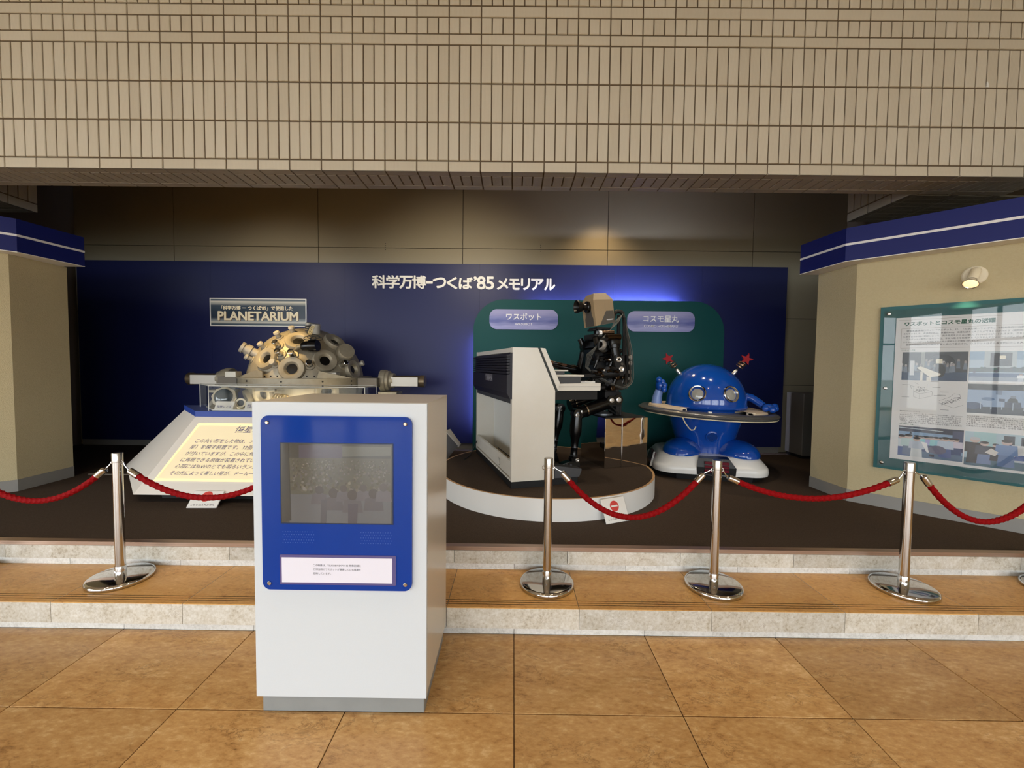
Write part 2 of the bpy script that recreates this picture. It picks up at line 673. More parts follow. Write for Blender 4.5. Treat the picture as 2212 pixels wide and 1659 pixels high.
def rrect(x0, x1, y0, y1, r, seg=6):
    if not isinstance(r, (list, tuple)):
        r = [r] * 4
    pts = []
    for (cx, cy, a, q) in ((x1, y0, -90, r[0]), (x1, y1, 0, r[1]), (x0, y1, 90, r[2]), (x0, y0, 180, r[3])):
        sx = -1 if cx == x1 else 1
        sy = -1 if cy == y1 else 1
        for k in range(seg + 1):
            t = radians(a + 90 * k / seg)
            pts.append((cx + sx * q + q * cos(t), cy + sy * q + q * sin(t)))
    return pts


def text(body, name, parent, org, xd, yd, mat_, width=None, height=None, align='L', extrude=0.0, bold=0.0, shear=0.0, res=3, multi=None):
    """lettering as flat or raised mesh. org: left/centre of the baseline, xd/yd: writing directions (parent space)."""
    cu = bpy.data.curves.new('lettering', 'FONT')
    cu.body = body
    cu.size = 1.0
    cu.resolution_u = res
    cu.offset = bold
    cu.shear = shear
    tmp = bpy.data.objects.new('lettering', cu)
    COL.objects.link(tmp)
    dg = bpy.context.evaluated_depsgraph_get()
    dg.update()
    me = bpy.data.meshes.new_from_object(tmp.evaluated_get(dg), depsgraph=dg)
    bpy.data.objects.remove(tmp)
    bpy.data.curves.remove(cu)
    xs = [v.co.x for v in me.vertices]
    ys = [v.co.y for v in me.vertices]
    if not xs:
        return None
    w, h = max(xs) - min(xs), max(ys) - min(ys)
    sx = sy = None
    if width:
        sx = width / w
    if height:
        sy = height / h
    sx = sx or sy
    sy = sy or sx
    x0 = min(xs) + (w / 2 if align == 'C' else 0)
    y0 = min(ys) if height else 0
    X, Y = Vector(xd).normalized(), Vector(yd).normalized()
    Z = X.cross(Y)
    O = Vector(org)
    if extrude:
        bm = bmesh.new()
        bm.from_mesh(me)
        r = bmesh.ops.extrude_face_region(bm, geom=bm.faces[:])
        for g in r['geom']:
            if isinstance(g, bmesh.types.BMVert):
                g.co.z += extrude / sx
        bmesh.ops.recalc_face_normals(bm, faces=bm.faces[:])
        bm.to_mesh(me)
        bm.free()
    for v in me.vertices:
        c = v.co.copy()
        v.co = O + X * ((c.x - x0) * sx) + Y * ((c.y - y0) * sy) + Z * (c.z * sx)
    if multi:                                   # heavier strokes: the same outline repeated a little aside
        bm = bmesh.new()
        for k in range(8):
            n0 = len(bm.verts)
            bm.from_mesh(me)
            bm.verts.ensure_lookup_table()
            for v in bm.verts[n0:]:
                v.co += X * (multi * cos(k * pi / 4)) + Y * (multi * sin(k * pi / 4)) + Z * (0.00002 * k)
        bm.to_mesh(me)
        bm.free()
    me.materials.clear()
    me.materials.append(mat_)
    me.name = name
    o = bpy.data.objects.new(name, me)
    COL.objects.link(o)
    o.parent = parent
    return o


# ------------------------------------------------------------------ key dimensions (metres)
Z1 = 0.168      # first step
ZS = 0.330      # stage floor
ZP = 0.505      # round platform top
FY = 3.130      # face of the tiled beam
FZ = 2.9434     # underside of the tiled beam
MOD = 0.731     # paving module
PX = 0.019      # paving joint line

# ------------------------------------------------------------------ hall floor of limestone tiles
fl = structure(mk().box(-9, 9, -8, 2.30, -0.12, -0.006).build('floor', M_grout))
tm = mk().cbox(-MOD / 2 + 0.002, MOD / 2 - 0.002, -MOD / 2 + 0.002, MOD / 2 - 0.002, -0.03, 0, 0.0015).mesh('tile', M_floor)
YR = 1.7168
for j in range(1, 6):
    for i in range(-8, 8):
        inst('tile', tm, fl, (PX + (i + 0.5) * MOD, YR - (j - 0.5) * MOD, 0))
tm2 = mk().cbox(-MOD / 2 + 0.002, MOD / 2 - 0.002, -0.2635, 0.2635, -0.03, 0, 0.0015).mesh('tile', M_floor)
for i in range(-8, 8):
    inst('tile', tm2, fl, (PX + (i + 0.5) * MOD, YR + 0.2660, 0))
far = mk().box(-9, 9, -8, YR - 5 * MOD, -0.03, -0.001)
far.box(-9, PX - 8 * MOD, YR - 5 * MOD, 2.245, -0.03, -0.001).box(PX + 8 * MOD, 9, YR - 5 * MOD, 2.245, -0.03, -0.001)
structure(far.build('floor_far', M_floor))

# ------------------------------------------------------------------ the two steps
YN, YB = 2.215, 2.2485
st = structure(mk().box(-9, 9, YB + 0.02, 2.70, -0.05, Z1 - 0.045).build('floor_step', M_grout))
prof = [(YN, 0.052), (2.2495, 0.052), (2.2495, Z1 - 0.045), (2.66, Z1 - 0.045), (2.66, Z1)]
for g in (0.078, 0.057, 0.036):
    y = YN + g
    prof += [(y + 0.0022, Z1), (y + 0.0022, Z1 - 0.004), (y - 0.0022, Z1 - 0.004), (y - 0.0022, Z1)]
prof += [(YN + 0.003, Z1), (YN, Z1 - 0.003)]
sl = mk().prism(prof, -MOD / 2 + 0.0015, MOD / 2 - 0.0015, 'x')
# faces looking up are polished brown tread stone, the front is the pale riser stone
me = sl.mesh('slab', [M_riser, M_tread, M_groove])
for p in me.polygons:
    if p.normal.z > 0.5:
        p.material_index = 1 if p.center.z > Z1 - 0.002 else 2
    elif p.center.y > YN + 0.01 and abs(p.normal.y) > 0.5 and p.center.z > Z1 - 0.01:
        p.material_index = 2
for i in range(-9, 9):
    inst('slab', me, st, (0.377 + (i + 0.5) * MOD, 0, 0))
pm = mk().box(-MOD / 2 + 0.0012, MOD / 2 - 0.0012, YB, YB + 0.018, 0.0, 0.0505).mesh('plinth_stone', M_plinth)
for i in range(-9, 9):
    inst('plinth_stone', pm, st, (PX + (i + 0.5) * MOD, 0, 0))

YN2, YB2 = 2.617, 2.648
s2 = structure(mk().box(-9, 9, YB2 + 0.02, 2.9, 0.1, ZS - 0.04).build('floor_stage_edge', M_grout))
rm = mk().box(-MOD / 2 + 0.0015, MOD / 2 - 0.0015, YN2, YB2 + 0.03, Z1 + 0.052, ZS - 0.024).mesh('riser_stone', M_riser)
for i in range(-9, 9):
    inst('riser_stone', rm, s2, (0.362 + (i + 0.5) * MOD, 0, 0))
pm2 = mk().box(-MOD / 2 + 0.0012, MOD / 2 - 0.0012, YB2, YB2 + 0.018, Z1, Z1 + 0.0505).mesh('plinth_stone', M_plinth)
for i in range(-9, 9):
    inst('plinth_stone', pm2, s2, (PX + (i + 0.5) * MOD, 0, 0))
structure(mk().box(-9, 9, YN2 - 0.002, YN2 + 0.045, ZS - 0.022, ZS + 0.003).box(-9, 9, YN2 - 0.004, YN2 + 0.01, ZS - 0.016, ZS - 0.008).build('trim_1', mat('bronze_nosing', (176, 150, 132), 0.35, 0.7)))

# ------------------------------------------------------------------ stage floor and shell
structure(mk().box(-9, 9, YN2 + 0.045, 6.1, 0.0, ZS).build('floor_stage', M_carpet))
structure(mk().box(-4.40, -3.30, 4.21, 4.235, ZS, ZS + 0.004).build('trim_2', mat('pale_carpet_strip', (150, 142, 132), 0.5)))

wb = structure(mk().box(-6.4, 4.9, 5.78, 5.95, 0.2, 4.3).build('wall_back', M_panelgap))
xs = [-6.72 + 2.0 * k for k in range(0, 7)]
zs = [ZS, 1.28, 2.20, 3.115, 4.2]
for a in range(len(xs) - 1):
    x0, x1 = max(xs[a], -6.15) + 0.004, min(xs[a + 1], 4.6) - 0.004
    for c in range(4):
        mk().box(x0, x1, 5.765, 5.785, zs[c] + 0.004, zs[c + 1] - 0.004).build('panel', M_panel, wb)
for hx in (-1.79, 0.355):
    for k in range(4):
        mk().cyl((hx, 5.766, 3.09 + k * 0.028), (hx, 5.762, 3.09 + k * 0.028), 0.0055, seg=8).build('screw_hole', M_bore, wb)
structure(mk().box(-6.4, -6.1, 3.46, 5.95, ZS, 4.3).build('wall_left', M_dark))
structure(mk().box(4.56, 4.9, 3.46, 5.95, ZS, 4.3).build('wall_right', M_dark))
structure(mk().box(-6.4, 4.9, 3.46, 5.95, 4.12, 4.3).build('ceiling', M_dark))
structure(mk().box(-6.05, 3.72, 5.735, 5.765, ZS, ZS + 0.085).build('baseboard_back', M_greybase))

# ------------------------------------------------------------------ tiled beam over the stage
wf = structure(mk().box(-9, 9, FY + 0.008, 3.45, FZ + 0.008, 4.75).build('wall_front', M_tgrout))
rows = [4.1336, 4.0512, 3.9339, 3.8553, 3.5803, 3.2984, 3.0202, FZ]
HM = MOD_T = 0.237
X0T = -3.819


def tile_shape(mb, x0, x1, z0, z1, y=FY, d=0.012, c=0.003):
    mb.add([(x0, y + d, z0), (x1, y + d, z0), (x1, y + d, z1), (x0, y + d, z1),
            (x0, y + c, z0), (x1, y + c, z0), (x1, y + c, z1), (x0, y + c, z1),
            (x0 + c, y, z0 + c), (x1 - c, y, z0 + c), (x1 - c, y, z1 - c), (x0 + c, y, z1 - c)],
           [(0, 1, 5, 4), (1, 2, 6, 5), (2, 3, 7, 6), (3, 0, 4, 7), (4, 5, 9, 8), (5, 6, 10, 9), (6, 7, 11, 10), (7, 4, 8, 11), (8, 9, 10, 11)])
    return mb


G = 0.0042
for (zt, zb) in ((rows[3], rows[4]), (rows[4], rows[5]), (rows[5], rows[6])):
    h = (zt - zb) / 2 - 0.006
    vm = tile_shape(mk(), -0.0395 + G, 0.0395 - G, -h, h, 0).mesh('tile', M_tile)
    for i in range(100):
        o = inst('tile', vm, wf, (X0T + (i - 1 + 0.5) * 0.079, FY + random.uniform(-0.0008, 0.0008), (zt + zb) / 2))
        o.rotation_euler = (random.uniform(-0.006, 0.006), 0, random.uniform(-0.02, 0.02))
rest = mk()
for k in range(-7, 39):
    x = X0T + k * 0.237
    for (zt, zb) in ((rows[0], rows[1]), (rows[2], rows[3]), (rows[6], rows[7])):
        tile_shape(rest, x + G, x + 0.237 - G, zb + (0.005 if zb > FZ else 0), zt - 0.005)
    for q in range(3):
        xa = x + q * 0.079
        tile_shape(rest, xa + G, xa + 0.079 - G, rows[2] + 0.005, rows[1] - 0.005)
        tile_shape(rest, xa + G, xa + 0.079 - G, rows[0] + 0.006, rows[0] + 0.275)
        i = round((xa - X0T) / 0.079)
        if i < -1 or i > 98:
            for (zt, zb) in ((rows[3], rows[4]), (rows[4], rows[5]), (rows[5], rows[6])):
                tile_shape(rest, xa + G, xa + 0.079 - G, zb + 0.006, zt - 0.006)
tag(rest.build('tile_courses', M_tile_i, wf), kind='stuff')
mk().hull([(3.446, 3.1275, 3.586), (3.464, 3.1275, 3.586), (3.462, 3.1275, 3.610), (3.453, 3.1275, 3.628), (3.446, 3.136, 3.586), (3.464, 3.136, 3.586), (3.453, 3.136, 3.628)]).build('chip', M_plinth, wf)
# underside of the beam: long corner tiles, short tiles, long tiles
sb = structure(mk().box(-9, 9, FY + 0.02, 3.45, FZ + 0.007, FZ + 0.02).build('ceiling_soffit', M_tgrout))
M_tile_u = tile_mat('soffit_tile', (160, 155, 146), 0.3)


def soffit_tile(x0, x1, y0, y1, z=FZ, c=0.002):
    m = mk()
    m.add([(x0, y0, z + 0.01), (x1, y0, z + 0.01), (x1, y1, z + 0.01), (x0, y1, z + 0.01), (x0 + c, y0 + c, z), (x1 - c, y0 + c, z), (x1 - c, y1 - c, z), (x0 + c, y1 - c, z)],
          [(0, 4, 5, 1), (1, 5, 6, 2), (2, 6, 7, 3), (3, 7, 4, 0), (4, 7, 6, 5)])
    return m


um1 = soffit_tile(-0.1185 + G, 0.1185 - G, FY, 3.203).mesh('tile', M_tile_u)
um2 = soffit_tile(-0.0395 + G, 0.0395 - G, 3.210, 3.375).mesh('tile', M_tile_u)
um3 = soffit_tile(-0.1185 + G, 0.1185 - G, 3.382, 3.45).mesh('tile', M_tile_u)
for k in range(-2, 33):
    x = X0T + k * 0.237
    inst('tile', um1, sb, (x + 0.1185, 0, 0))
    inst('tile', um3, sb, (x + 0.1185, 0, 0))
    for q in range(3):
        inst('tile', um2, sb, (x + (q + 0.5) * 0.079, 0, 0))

# tiled beams running back over the two wings


def wing_beam(name, x0, x1, yb, sx):
    """beam with its inner face at x0 (the other side x1 lies beyond the wing)"""
    lo, hi = min(x0, x1), max(x0, x1)
    w = structure(mk().box(lo + (0.008 if sx > 0 else 0), hi - (0.008 if sx < 0 else 0), 3.452, yb - 0.006, FZ + 0.008, 4.3).build(name, M_tgrout))
    n = int((yb - 3.452) / 0.237 + 0.99)
    for k in range(n):
        ya, yc = yb - (k + 1) * 0.237, yb - k * 0.237
        ya = max(ya, 3.455)
        a, b = (x0, x0 + 0.012) if sx > 0 else (x0 - 0.012, x0)
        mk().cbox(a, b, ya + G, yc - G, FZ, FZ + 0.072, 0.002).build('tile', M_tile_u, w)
        for z in range(3):
            for q in range(3):
                y0 = yc - (q + 1) * 0.079
                if y0 > 3.45:
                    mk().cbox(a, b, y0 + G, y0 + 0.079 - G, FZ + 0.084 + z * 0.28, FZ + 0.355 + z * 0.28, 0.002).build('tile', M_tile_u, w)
    under = mk()
    xx = x0
    for r in range(9):
        wd = 0.07 if r % 2 == 0 else 0.27
        a, b = (xx, xx + wd) if sx > 0 else (xx - wd, xx)
        y = yb
        stp = 0.237 if r % 2 == 0 else 0.079
        while y > 3.47:
            y2 = max(y - stp, 3.455)
            under.add([(a + G, y2 + G, FZ), (b - G, y2 + G, FZ), (b - G, y - G, FZ), (a + G, y - G, FZ), (a + G, y2 + G, FZ + 0.01), (b - G, y2 + G, FZ + 0.01), (b - G, y - G, FZ + 0.01), (a + G, y - G, FZ + 0.01)],
                      [(0, 3, 2, 1), (0, 1, 5, 4), (1, 2, 6, 5), (2, 3, 7, 6), (3, 0, 4, 7)])
            y = y2
        xx += (wd if sx > 0 else -wd)
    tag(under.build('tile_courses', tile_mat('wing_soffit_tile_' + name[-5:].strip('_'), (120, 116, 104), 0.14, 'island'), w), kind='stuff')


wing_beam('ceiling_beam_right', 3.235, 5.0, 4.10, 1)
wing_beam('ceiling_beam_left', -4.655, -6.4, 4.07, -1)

# ------------------------------------------------------------------ beige wings left and right of the stage
ZB = 2.432
wr = structure(mk().prism([(3.0, 3.66), (3.96, 2.70), (9.0, 2.70), (9.0, 4.10), (2.985, 4.10)], ZS, ZB).build('wall_wing_right', M_stucco))
wl = structure(mk().prism([(-4.435, 3.635), (-4.46, 4.13), (-9.0, 4.13), (-9.0, 2.70), (-5.37, 2.70)], ZS, ZB).build('wall_wing_left', M_stucco))


def strip(poly, z0, z1, th):
    """skirting that follows an open plan polyline, standing th proud to the left-hand side"""
    m = mk()
    pts = [Vector((p[0], p[1])) for p in poly]
    outs = []
    for i, p in enumerate(pts):
        ns = []
        for a, b in ((i - 1, i), (i, i + 1)):
            if a >= 0 and b < len(pts):
                d = (pts[b] - pts[a]).normalized()
                ns.append(Vector((-d.y, d.x)))
        n = sum(ns, Vector((0, 0)))
        n = n / (n.length_squared / len(ns))
        outs.append(p + n * th)
    for i in range(len(pts) - 1):
        m.prism([pts[i][:], pts[i + 1][:], outs[i + 1][:], outs[i][:]], z0, z1)
    return m


structure(strip([(3.96, 2.70), (3.0, 3.66), (2.985, 4.10)], ZS, ZS + 0.105, 0.006).build('baseboard_right', M_greybase))
structure(strip([(-4.46, 4.13), (-4.435, 3.635), (-5.37, 2.70)], ZS, ZS + 0.105, 0.006).build('baseboard_left', M_greybase))


def band(name, poly, inner):
    """blue fascia: a solid board box with a white stripe on its face and a white underside"""
    o = structure(mk().prism(poly + inner, ZB + 0.004, 2.716).build(name, M_bandblue))
    strip(poly, 2.566, 2.585, 0.004).build('stripe', mat('band_stripe', (228, 228, 232), 0.3), o)
    mk().prism(poly + inner, ZB - 0.002, ZB + 0.004).build('underside_board', M_white, o)
    return o


band('trim_3', [(3.84, 2.61), (2.843, 3.60), (2.80, 4.10)], [(3.3, 4.10), (4.2, 2.61)])
band('trim_4', [(-4.235, 4.09), (-4.283, 3.575), (-5.25, 2.61)], [(-5.6, 2.61), (-4.75, 4.09)])

# ------------------------------------------------------------------ rest of the hall (behind the camera)
structure(mk().box(-9, 9, -8.2, 3.2, 4.66, 4.85).build('ceiling_hall', M_ceil))
structure(mk().box(-9.2, -9, 0.0, 3.5, -0.1, 4.8).box(-9.2, -9, -8.2, 0.0, 3.5, 4.8).box(-9.2, -9, -8.2, 0, -0.1, 0.12).build('wall_hall_left', M_stucco))
structure(mk().box(9, 9.2, -8.2, 3.5, -0.1, 4.8).build('wall_hall_right', M_stucco))
structure(mk().box(-9, 9, -8.2, -8.0, 3.5, 4.7).box(-9, 9, -8.2, -8.0, -0.1, 0.12).build('wall_window_side', M_stucco))
M_mull = mat('window_mullion', (70, 74, 80), 0.4, 0.5)
for i in range(4):
    x0 = -9 + i * 4.5
    w = structure(mk().box(x0 + 0.0, x0 + 0.14, -8.16, -8.0, 0.12, 3.5).box(x0 + 4.36, x0 + 4.5, -8.16, -8.0, 0.12, 3.5).build('window_%d' % (i + 1), M_mull))
    for q in (1.5, 3.0):
        mk().box(x0 + q - 0.03, x0 + q + 0.03, -8.14, -8.04, 0.12, 3.5).build('mullion', M_mull, w)
    mk().box(x0 + 0.14, x0 + 4.36, -8.14, -8.04, 2.45, 2.52).build('transom', M_mull, w)
for i in range(2):
    y0 = -8 + i * 4.0
    w = structure(mk().box(-9.16, -9.0, y0, y0 + 0.14, 0.12, 3.5).box(-9.16, -9.0, y0 + 3.86, y0 + 4.0, 0.12, 3.5).build('window_%d' % (i + 5), M_mull))
    for q in (1.35, 2.65):
        mk().box(-9.14, -9.04, y0 + q - 0.03, y0 + q + 0.03, 0.12, 3.5).build('mullion', M_mull, w)
    mk().box(-9.14, -9.04, y0 + 0.14, y0 + 3.86, 2.45, 2.52).build('transom', M_mull, w)
structure(mk().box(-60, -9.2, -8.2, 20, -0.3, -0.05).build('ground_side', mat('pale_paving', (190, 186, 178), 0.8)))
structure(mk().box(-60, 40, -60, -8.2, -0.3, -0.05).build('ground_outside', mat('pale_paving', (190, 186, 178), 0.8)))
for x in (-4.5, 0.6, 4.5):
    structure(mk().cyl((x, -5.2, 0), (x, -5.2, 4.66), 0.28, seg=20).build('column', M_ceil))

# ================================================================== OBJECTS
M_ink = attr_mat('printed_ink', 0.35)
M_inkg = attr_mat('printed_photo', 0.25)
M_txt_dark = mat('dark_ink', (52, 56, 66), 0.6)
M_txt_navy = mat('navy_ink', (58, 62, 120), 0.6)
M_txt_green = mat('green_ink', (24, 92, 72), 0.6)
M_txt_white = mat('white_ink', (240, 240, 245), 0.5)

# ------------------------------------------------------------------ blue display board with its raised title
board = thing('display_board', 'wide navy blue display board along the back of the stage', 'board', (-1.16, 5.735, ZS + 0.085))
o_ = (-1.16, 5.735, ZS + 0.085)
joints = [-6.03, -4.18, -2.33, -0.48, 1.37, 2.57, 3.735]
for a, b in zip(joints[:-1], joints[1:]):
    mk(o_).box(a + 0.0007, b - 0.0007, 5.71, 5.76, ZS + 0.085, 2.893).build('panel', M_board, board)
title = thing('title_lettering', 'raised white Japanese title across the top of the navy board', 'lettering', (-0.7, 5.71, 2.55))
spec = [('科', 370, 475, 0.172), ('学', 478, 580, 0.172), ('万', 582, 680, 0.165), ('博', 680, 785, 0.172), ('ー', 789, 834, 0.026), ('つ', 840, 938, 0.135), ('く', 950, 1025, 0.155), ('ば', 1042, 1143, 0.152),
        ('’', 1156, 1175, 0.05), ('8', 1181, 1243, 0.168), ('5', 1250, 1309, 0.166), ('メ', 1336, 1418, 0.142), ('モ', 1428, 1508, 0.138), ('リ', 1522, 1586, 0.145), ('ア', 1600, 1690, 0.142), ('ル', 1702, 1780, 0.146)]
for ch, a, b, h in spec:
    x0 = -1.955 + (700 + a / 3.568 - 803) * 0.006332
    x1 = -1.955 + (700 + b / 3.568 - 803) * 0.006332
    z0 = 2.552 + (0.07 if ch == 'ー' else 0.115 if ch == '’' else 0.0) + (0.012 if ch in 'つ' else 0)
    text(ch, 'letter', title, ((x0 + x1) / 2 + 0.7, 0, z0 - 2.55), (1, 0, 0), (0, 0, 1), M_letter, width=x1 - x0, height=h, align='C', extrude=0.016, multi=(0.0045 if ch in '科学博' else 0.006), res=4)

# sign above the star projector
sg = thing('planetarium_sign', 'framed slate-blue sign with shiny bands reading PLANETARIUM above the star projector', 'sign', (-3.5215, 5.71, 2.2))
so = (-3.5215, 5.71, 2.2)
M_sign = ramp_mat('sign_print', [(-0.185, (52, 70, 86)), (-0.16, (70, 88, 104)), (-0.135, (206, 204, 196)), (-0.115, (140, 150, 156)), (-0.075, (44, 58, 78)), (0.02, (30, 52, 72)), (0.09, (44, 62, 82)), (0.125, (176, 178, 172)), (0.145, (226, 222, 210)), (0.16, (96, 110, 122)), (0.185, (46, 62, 80))], 'Z', 0.35)
mk(so).box(-4.175, -2.868, 5.692, 5.708, 2.02, 2.38).build('sign_face', M_sign, sg)
fr = mk(so)
for x0, x1, z0, z1 in ((-4.187, -2.856, 2.378, 2.391), (-4.187, -2.856, 2.009, 2.022), (-4.187, -4.174, 2.022, 2.378), (-2.869, -2.856, 2.022, 2.378)):
    fr.box(x0, x1, 5.688, 5.709, z0, z1)
fr.build('frame', M_white, sg)
M_cream_ink = mat('cream_ink', (246, 236, 208), 0.5)
text('「科学万博 ー つくば’85」で使用した', 'lettering', sg, (-3.537 + 3.5215, -0.0185, 2.236 - 2.2), (1, 0, 0), (0, 0, 1), M_cream_ink, width=0.985, align='C', multi=0.0022)
text('PLANETARIUM', 'lettering', sg, (-3.526 + 3.5215, -0.0192, 2.092 - 2.2), (1, 0, 0), (0, 0, 1), M_cream_ink, width=1.10, height=0.116, align='C', multi=0.006)
text('PLANETARIUM', 'lettering_shadow', sg, (-3.519 + 3.5215, -0.0185, 2.086 - 2.2), (1, 0, 0), (0, 0, 1), mat('brown_ink', (110, 82, 50), 0.6), width=1.10, height=0.116, align='C', multi=0.006)

# green backlit board
gb = thing('green_display_board', 'dark green round-cornered board standing off the navy board, glowing along its edges', 'board', (1.145, 5.71, 0.36))
go = (1.145, 5.71, 0.36)
mk(go).prism(rrect(-0.55, 2.84, 0.34, 2.40, [0.005, 0.42, 0.42, 0.005], 12), 5.600, 5.618, 'y').build('panel', M_green, gb)
for x, z in ((-0.2, 1.0), (2.5, 1.0), (-0.2, 1.9), (2.5, 1.9), (1.1, 1.4)):
    mk(go).cyl((x, 5.711, z), (x, 5.618, z), 0.02, seg=10).build('spacer', M_blackm, gb)
M_tube = mat('cool_tube', (205, 220, 255), 0.5, emit=(222, 228, 255, 700.0))
M_tube2 = mat('cool_tube_dim', (205, 220, 255), 0.5, emit=(205, 212, 255, 120.0))
mk(go).cyl((1.15, 5.628, 2.285), (2.20, 5.628, 2.285), 0.010, seg=8).build('light_tube', M_tube, gb)
mk(go).cyl((0.20, 5.628, 2.285), (1.10, 5.628, 2.285), 0.010, seg=8).build('light_tube', M_tube2, gb)
mk(go).cyl((-0.44, 5.628, 0.7), (-0.44, 5.628, 1.9), 0.010, seg=8).build('light_tube', M_tube2, gb)

# name plaques
M_plq = ramp_mat('plaque_print', [(-0.14, (196, 196, 222)), (-0.11, (120, 124, 186)), (-0.05, (150, 152, 208)), (0.02, (78, 88, 164)), (0.06, (112, 118, 184)), (0.14, (150, 150, 200))], 'Z', 0.3, noise=0.09)


def plaque(x0, x1, z0, z1, jp, en, w1, w2, label):
    cx, cz = (x0 + x1) / 2, (z0 + z1) / 2
    t = thing('name_plaque', label, 'plaque', (cx, 5.600, cz), 0, 'name plaques on the green board')
    mk((cx, 5.600, cz)).prism(rrect(x0, x1, z0, z1, 0.1, 8), 5.582, 5.600, 'y').build('plate', M_plq, t)
    text(jp, 'lettering', t, (0, -0.0188, 0.0), (1, 0, 0), (0, 0, 1), M_txt_white, width=w1, align='C', multi=0.0018)
    text(en, 'lettering', t, (0, -0.0188, -0.078), (1, 0, 0), (0, 0, 1), M_txt_white, width=w2, align='C', bold=0.002)


plaque(-0.333, 0.590, 1.997, 2.265, 'ワスボット', 'WASUBOT', 0.47, 0.235, 'lilac-blue rounded plaque above the organ, at the left of the green board')
plaque(1.523, 2.430, 1.986, 2.260, 'コスモ星丸', 'COSMO HOSHIMARU', 0.475, 0.455, 'lilac-blue rounded plaque beside the cable mast, above the blue domed robot')

# grey cabinet in the right back corner
cb = thing('grey_cabinet', 'low plain grey cabinet in the dark corner right of the navy board', 'cabinet', (4.15, 5.5, ZS))
mk((4.15, 5.5, ZS)).cbox(3.78, 4.54, 5.36, 5.70, ZS + 0.04, 1.19, 0.006).build('body', mat('cabinet_grey', (100, 97, 92), 0.6), cb)
mk((4.15, 5.5, ZS)).box(3.80, 4.52, 5.38, 5.69, ZS, ZS + 0.04).build('plinth', M_blackm, cb)

# ------------------------------------------------------------------ kiosk with a screen
K = (-0.716, 1.945, 0)
ki = thing('information_kiosk', 'white upright kiosk with a blue glass front and dark video screen', 'kiosk', K)
mk(K).cbox(-1.066, -0.368, 1.714, 2.185, 0.0, 0.087, 0.003).build('plinth', mat('kiosk_plinth', (142, 146, 146), 0.5, noise=(7, 0.4, (120, 124, 124))), ki)
mk(K).box(-1.0745, -0.3565, 1.7085, 2.205, 0.086, 1.3385).build('body', M_lamside, ki)
mk(K).box(-1.0770, -0.3545, 1.690, 1.7068, 0.085, 1.341).build('front_panel', M_lam, ki)
mk(K).box(-1.0755, -0.3555, 1.7085, 2.206, 1.339, 1.342).build('top_panel', M_lamside, ki)
M_blueglass = mat('blue_glass', (14, 58, 150), 0.06, spec=0.3)
mk(K).prism(rrect(-1.036, -0.4135, 0.557, 1.287, 0.032, 8), 1.678, 1.6895, 'y').build('glass_panel', M_blueglass, ki)
for x, z in ((-1.008, 1.258), (-0.441, 1.258), (-1.008, 0.585), (-0.441, 0.585)):
    s = mk(K).lathe([(0, 0.006), (0.0055, 0.006), (0.0085, 0.0035), (0.0085, 0)], (x, 1.678, z), (0, -1, 0), 14).build('screw', M_chrome, ki)
# screen: a dim video frame of a crowd in a hall
scr = mk(K)
sx0, sx1, sz0, sz1 = -0.953, -0.494, 0.842, 1.173


def scr_poly(pts, col, lay):
    scr.ink = col
    scr.poly([(sx0 + (sx1 - sx0) * u, 1.6777 - len(scr.f) * 0.0000012, sz0 + (sz1 - sz0) * v) for u, v in pts])


def blob(cu, cv, ru, rv, n=8, a0=0.0):
    return [(cu + ru * cos(a0 + 2 * pi * k / n), cv + rv * sin(a0 + 2 * pi * k / n)) for k in range(n)]


scr_poly([(0, 0), (1, 0), (1, 1), (0, 1)], (62, 66, 66), 0)
scr_poly([(0.07, 0.0), (0.985, 0.0), (0.985, 0.36), (0.07, 0.36)], (84, 88, 92), 1)
scr_poly([(0.07, 0.36), (0.985, 0.36), (0.985, 0.82), (0.07, 0.82)], (78, 80, 74), 1)
scr_poly([(0.16, 0.82), (0.55, 0.82), (0.55, 0.98), (0.16, 0.98)], (72, 72, 84), 1)
scr_poly([(0.55, 0.84), (0.985, 0.86), (0.985, 0.97), (0.55, 0.97)], (86, 90, 86), 1)
rs = random.Random(3)
for k in range(620):
    v = 0.80 - 0.40 * rs.random() ** 1.3
    u = 0.09 + 0.88 * rs.random()
    s = 0.006 + 0.045 * (0.84 - v)
    g = rs.randint(68, 92) + (18 if rs.random() < 0.15 else 0)
    scr_poly(blob(u, v, s * 0.6, s * rs.uniform(0.7, 1.2), 7, rs.random()), (g, g, g - rs.randint(0, 10)), 2)
for u, v, s, g in ((0.34, 0.42, 0.05, 76), (0.47, 0.38, 0.06, 72), (0.56, 0.44, 0.045, 78), (0.64, 0.36, 0.062, 74), (0.74, 0.45, 0.045, 80), (0.83, 0.38, 0.06, 72), (0.92, 0.46, 0.05, 84)):
    scr_poly([(u - 1.5 * s, v - 3.6 * s), (u + 1.5 * s, v - 3.6 * s), (u + 1.25 * s, v - 1.1 * s), (u + 0.5 * s, v - 0.75 * s), (u - 0.5 * s, v - 0.75 * s), (u - 1.25 * s, v - 1.1 * s)], (g + 3, g + 3, g + 8), 4)
    scr_poly(blob(u, v, s * 0.75, s * 1.05, 14), (g - 8, g - 9, g - 9), 5)
scr_poly([(0.35, 0.0), (0.40, 0.0), (0.41, 0.30), (0.36, 0.30)], (70, 72, 78), 3)
scr_poly([(0.60, 0.0), (0.68, 0.0), (0.69, 0.25), (0.60, 0.25)], (68, 68, 76), 3)
scr_poly([(0, 0), (0.085, 0.03), (0.07, 1), (0, 1)], (52, 56, 56), 6)
scr.build('screen', attr_mat('screen_picture', 0.08, 0.13, 1.0), ki)
fr = mk(K)
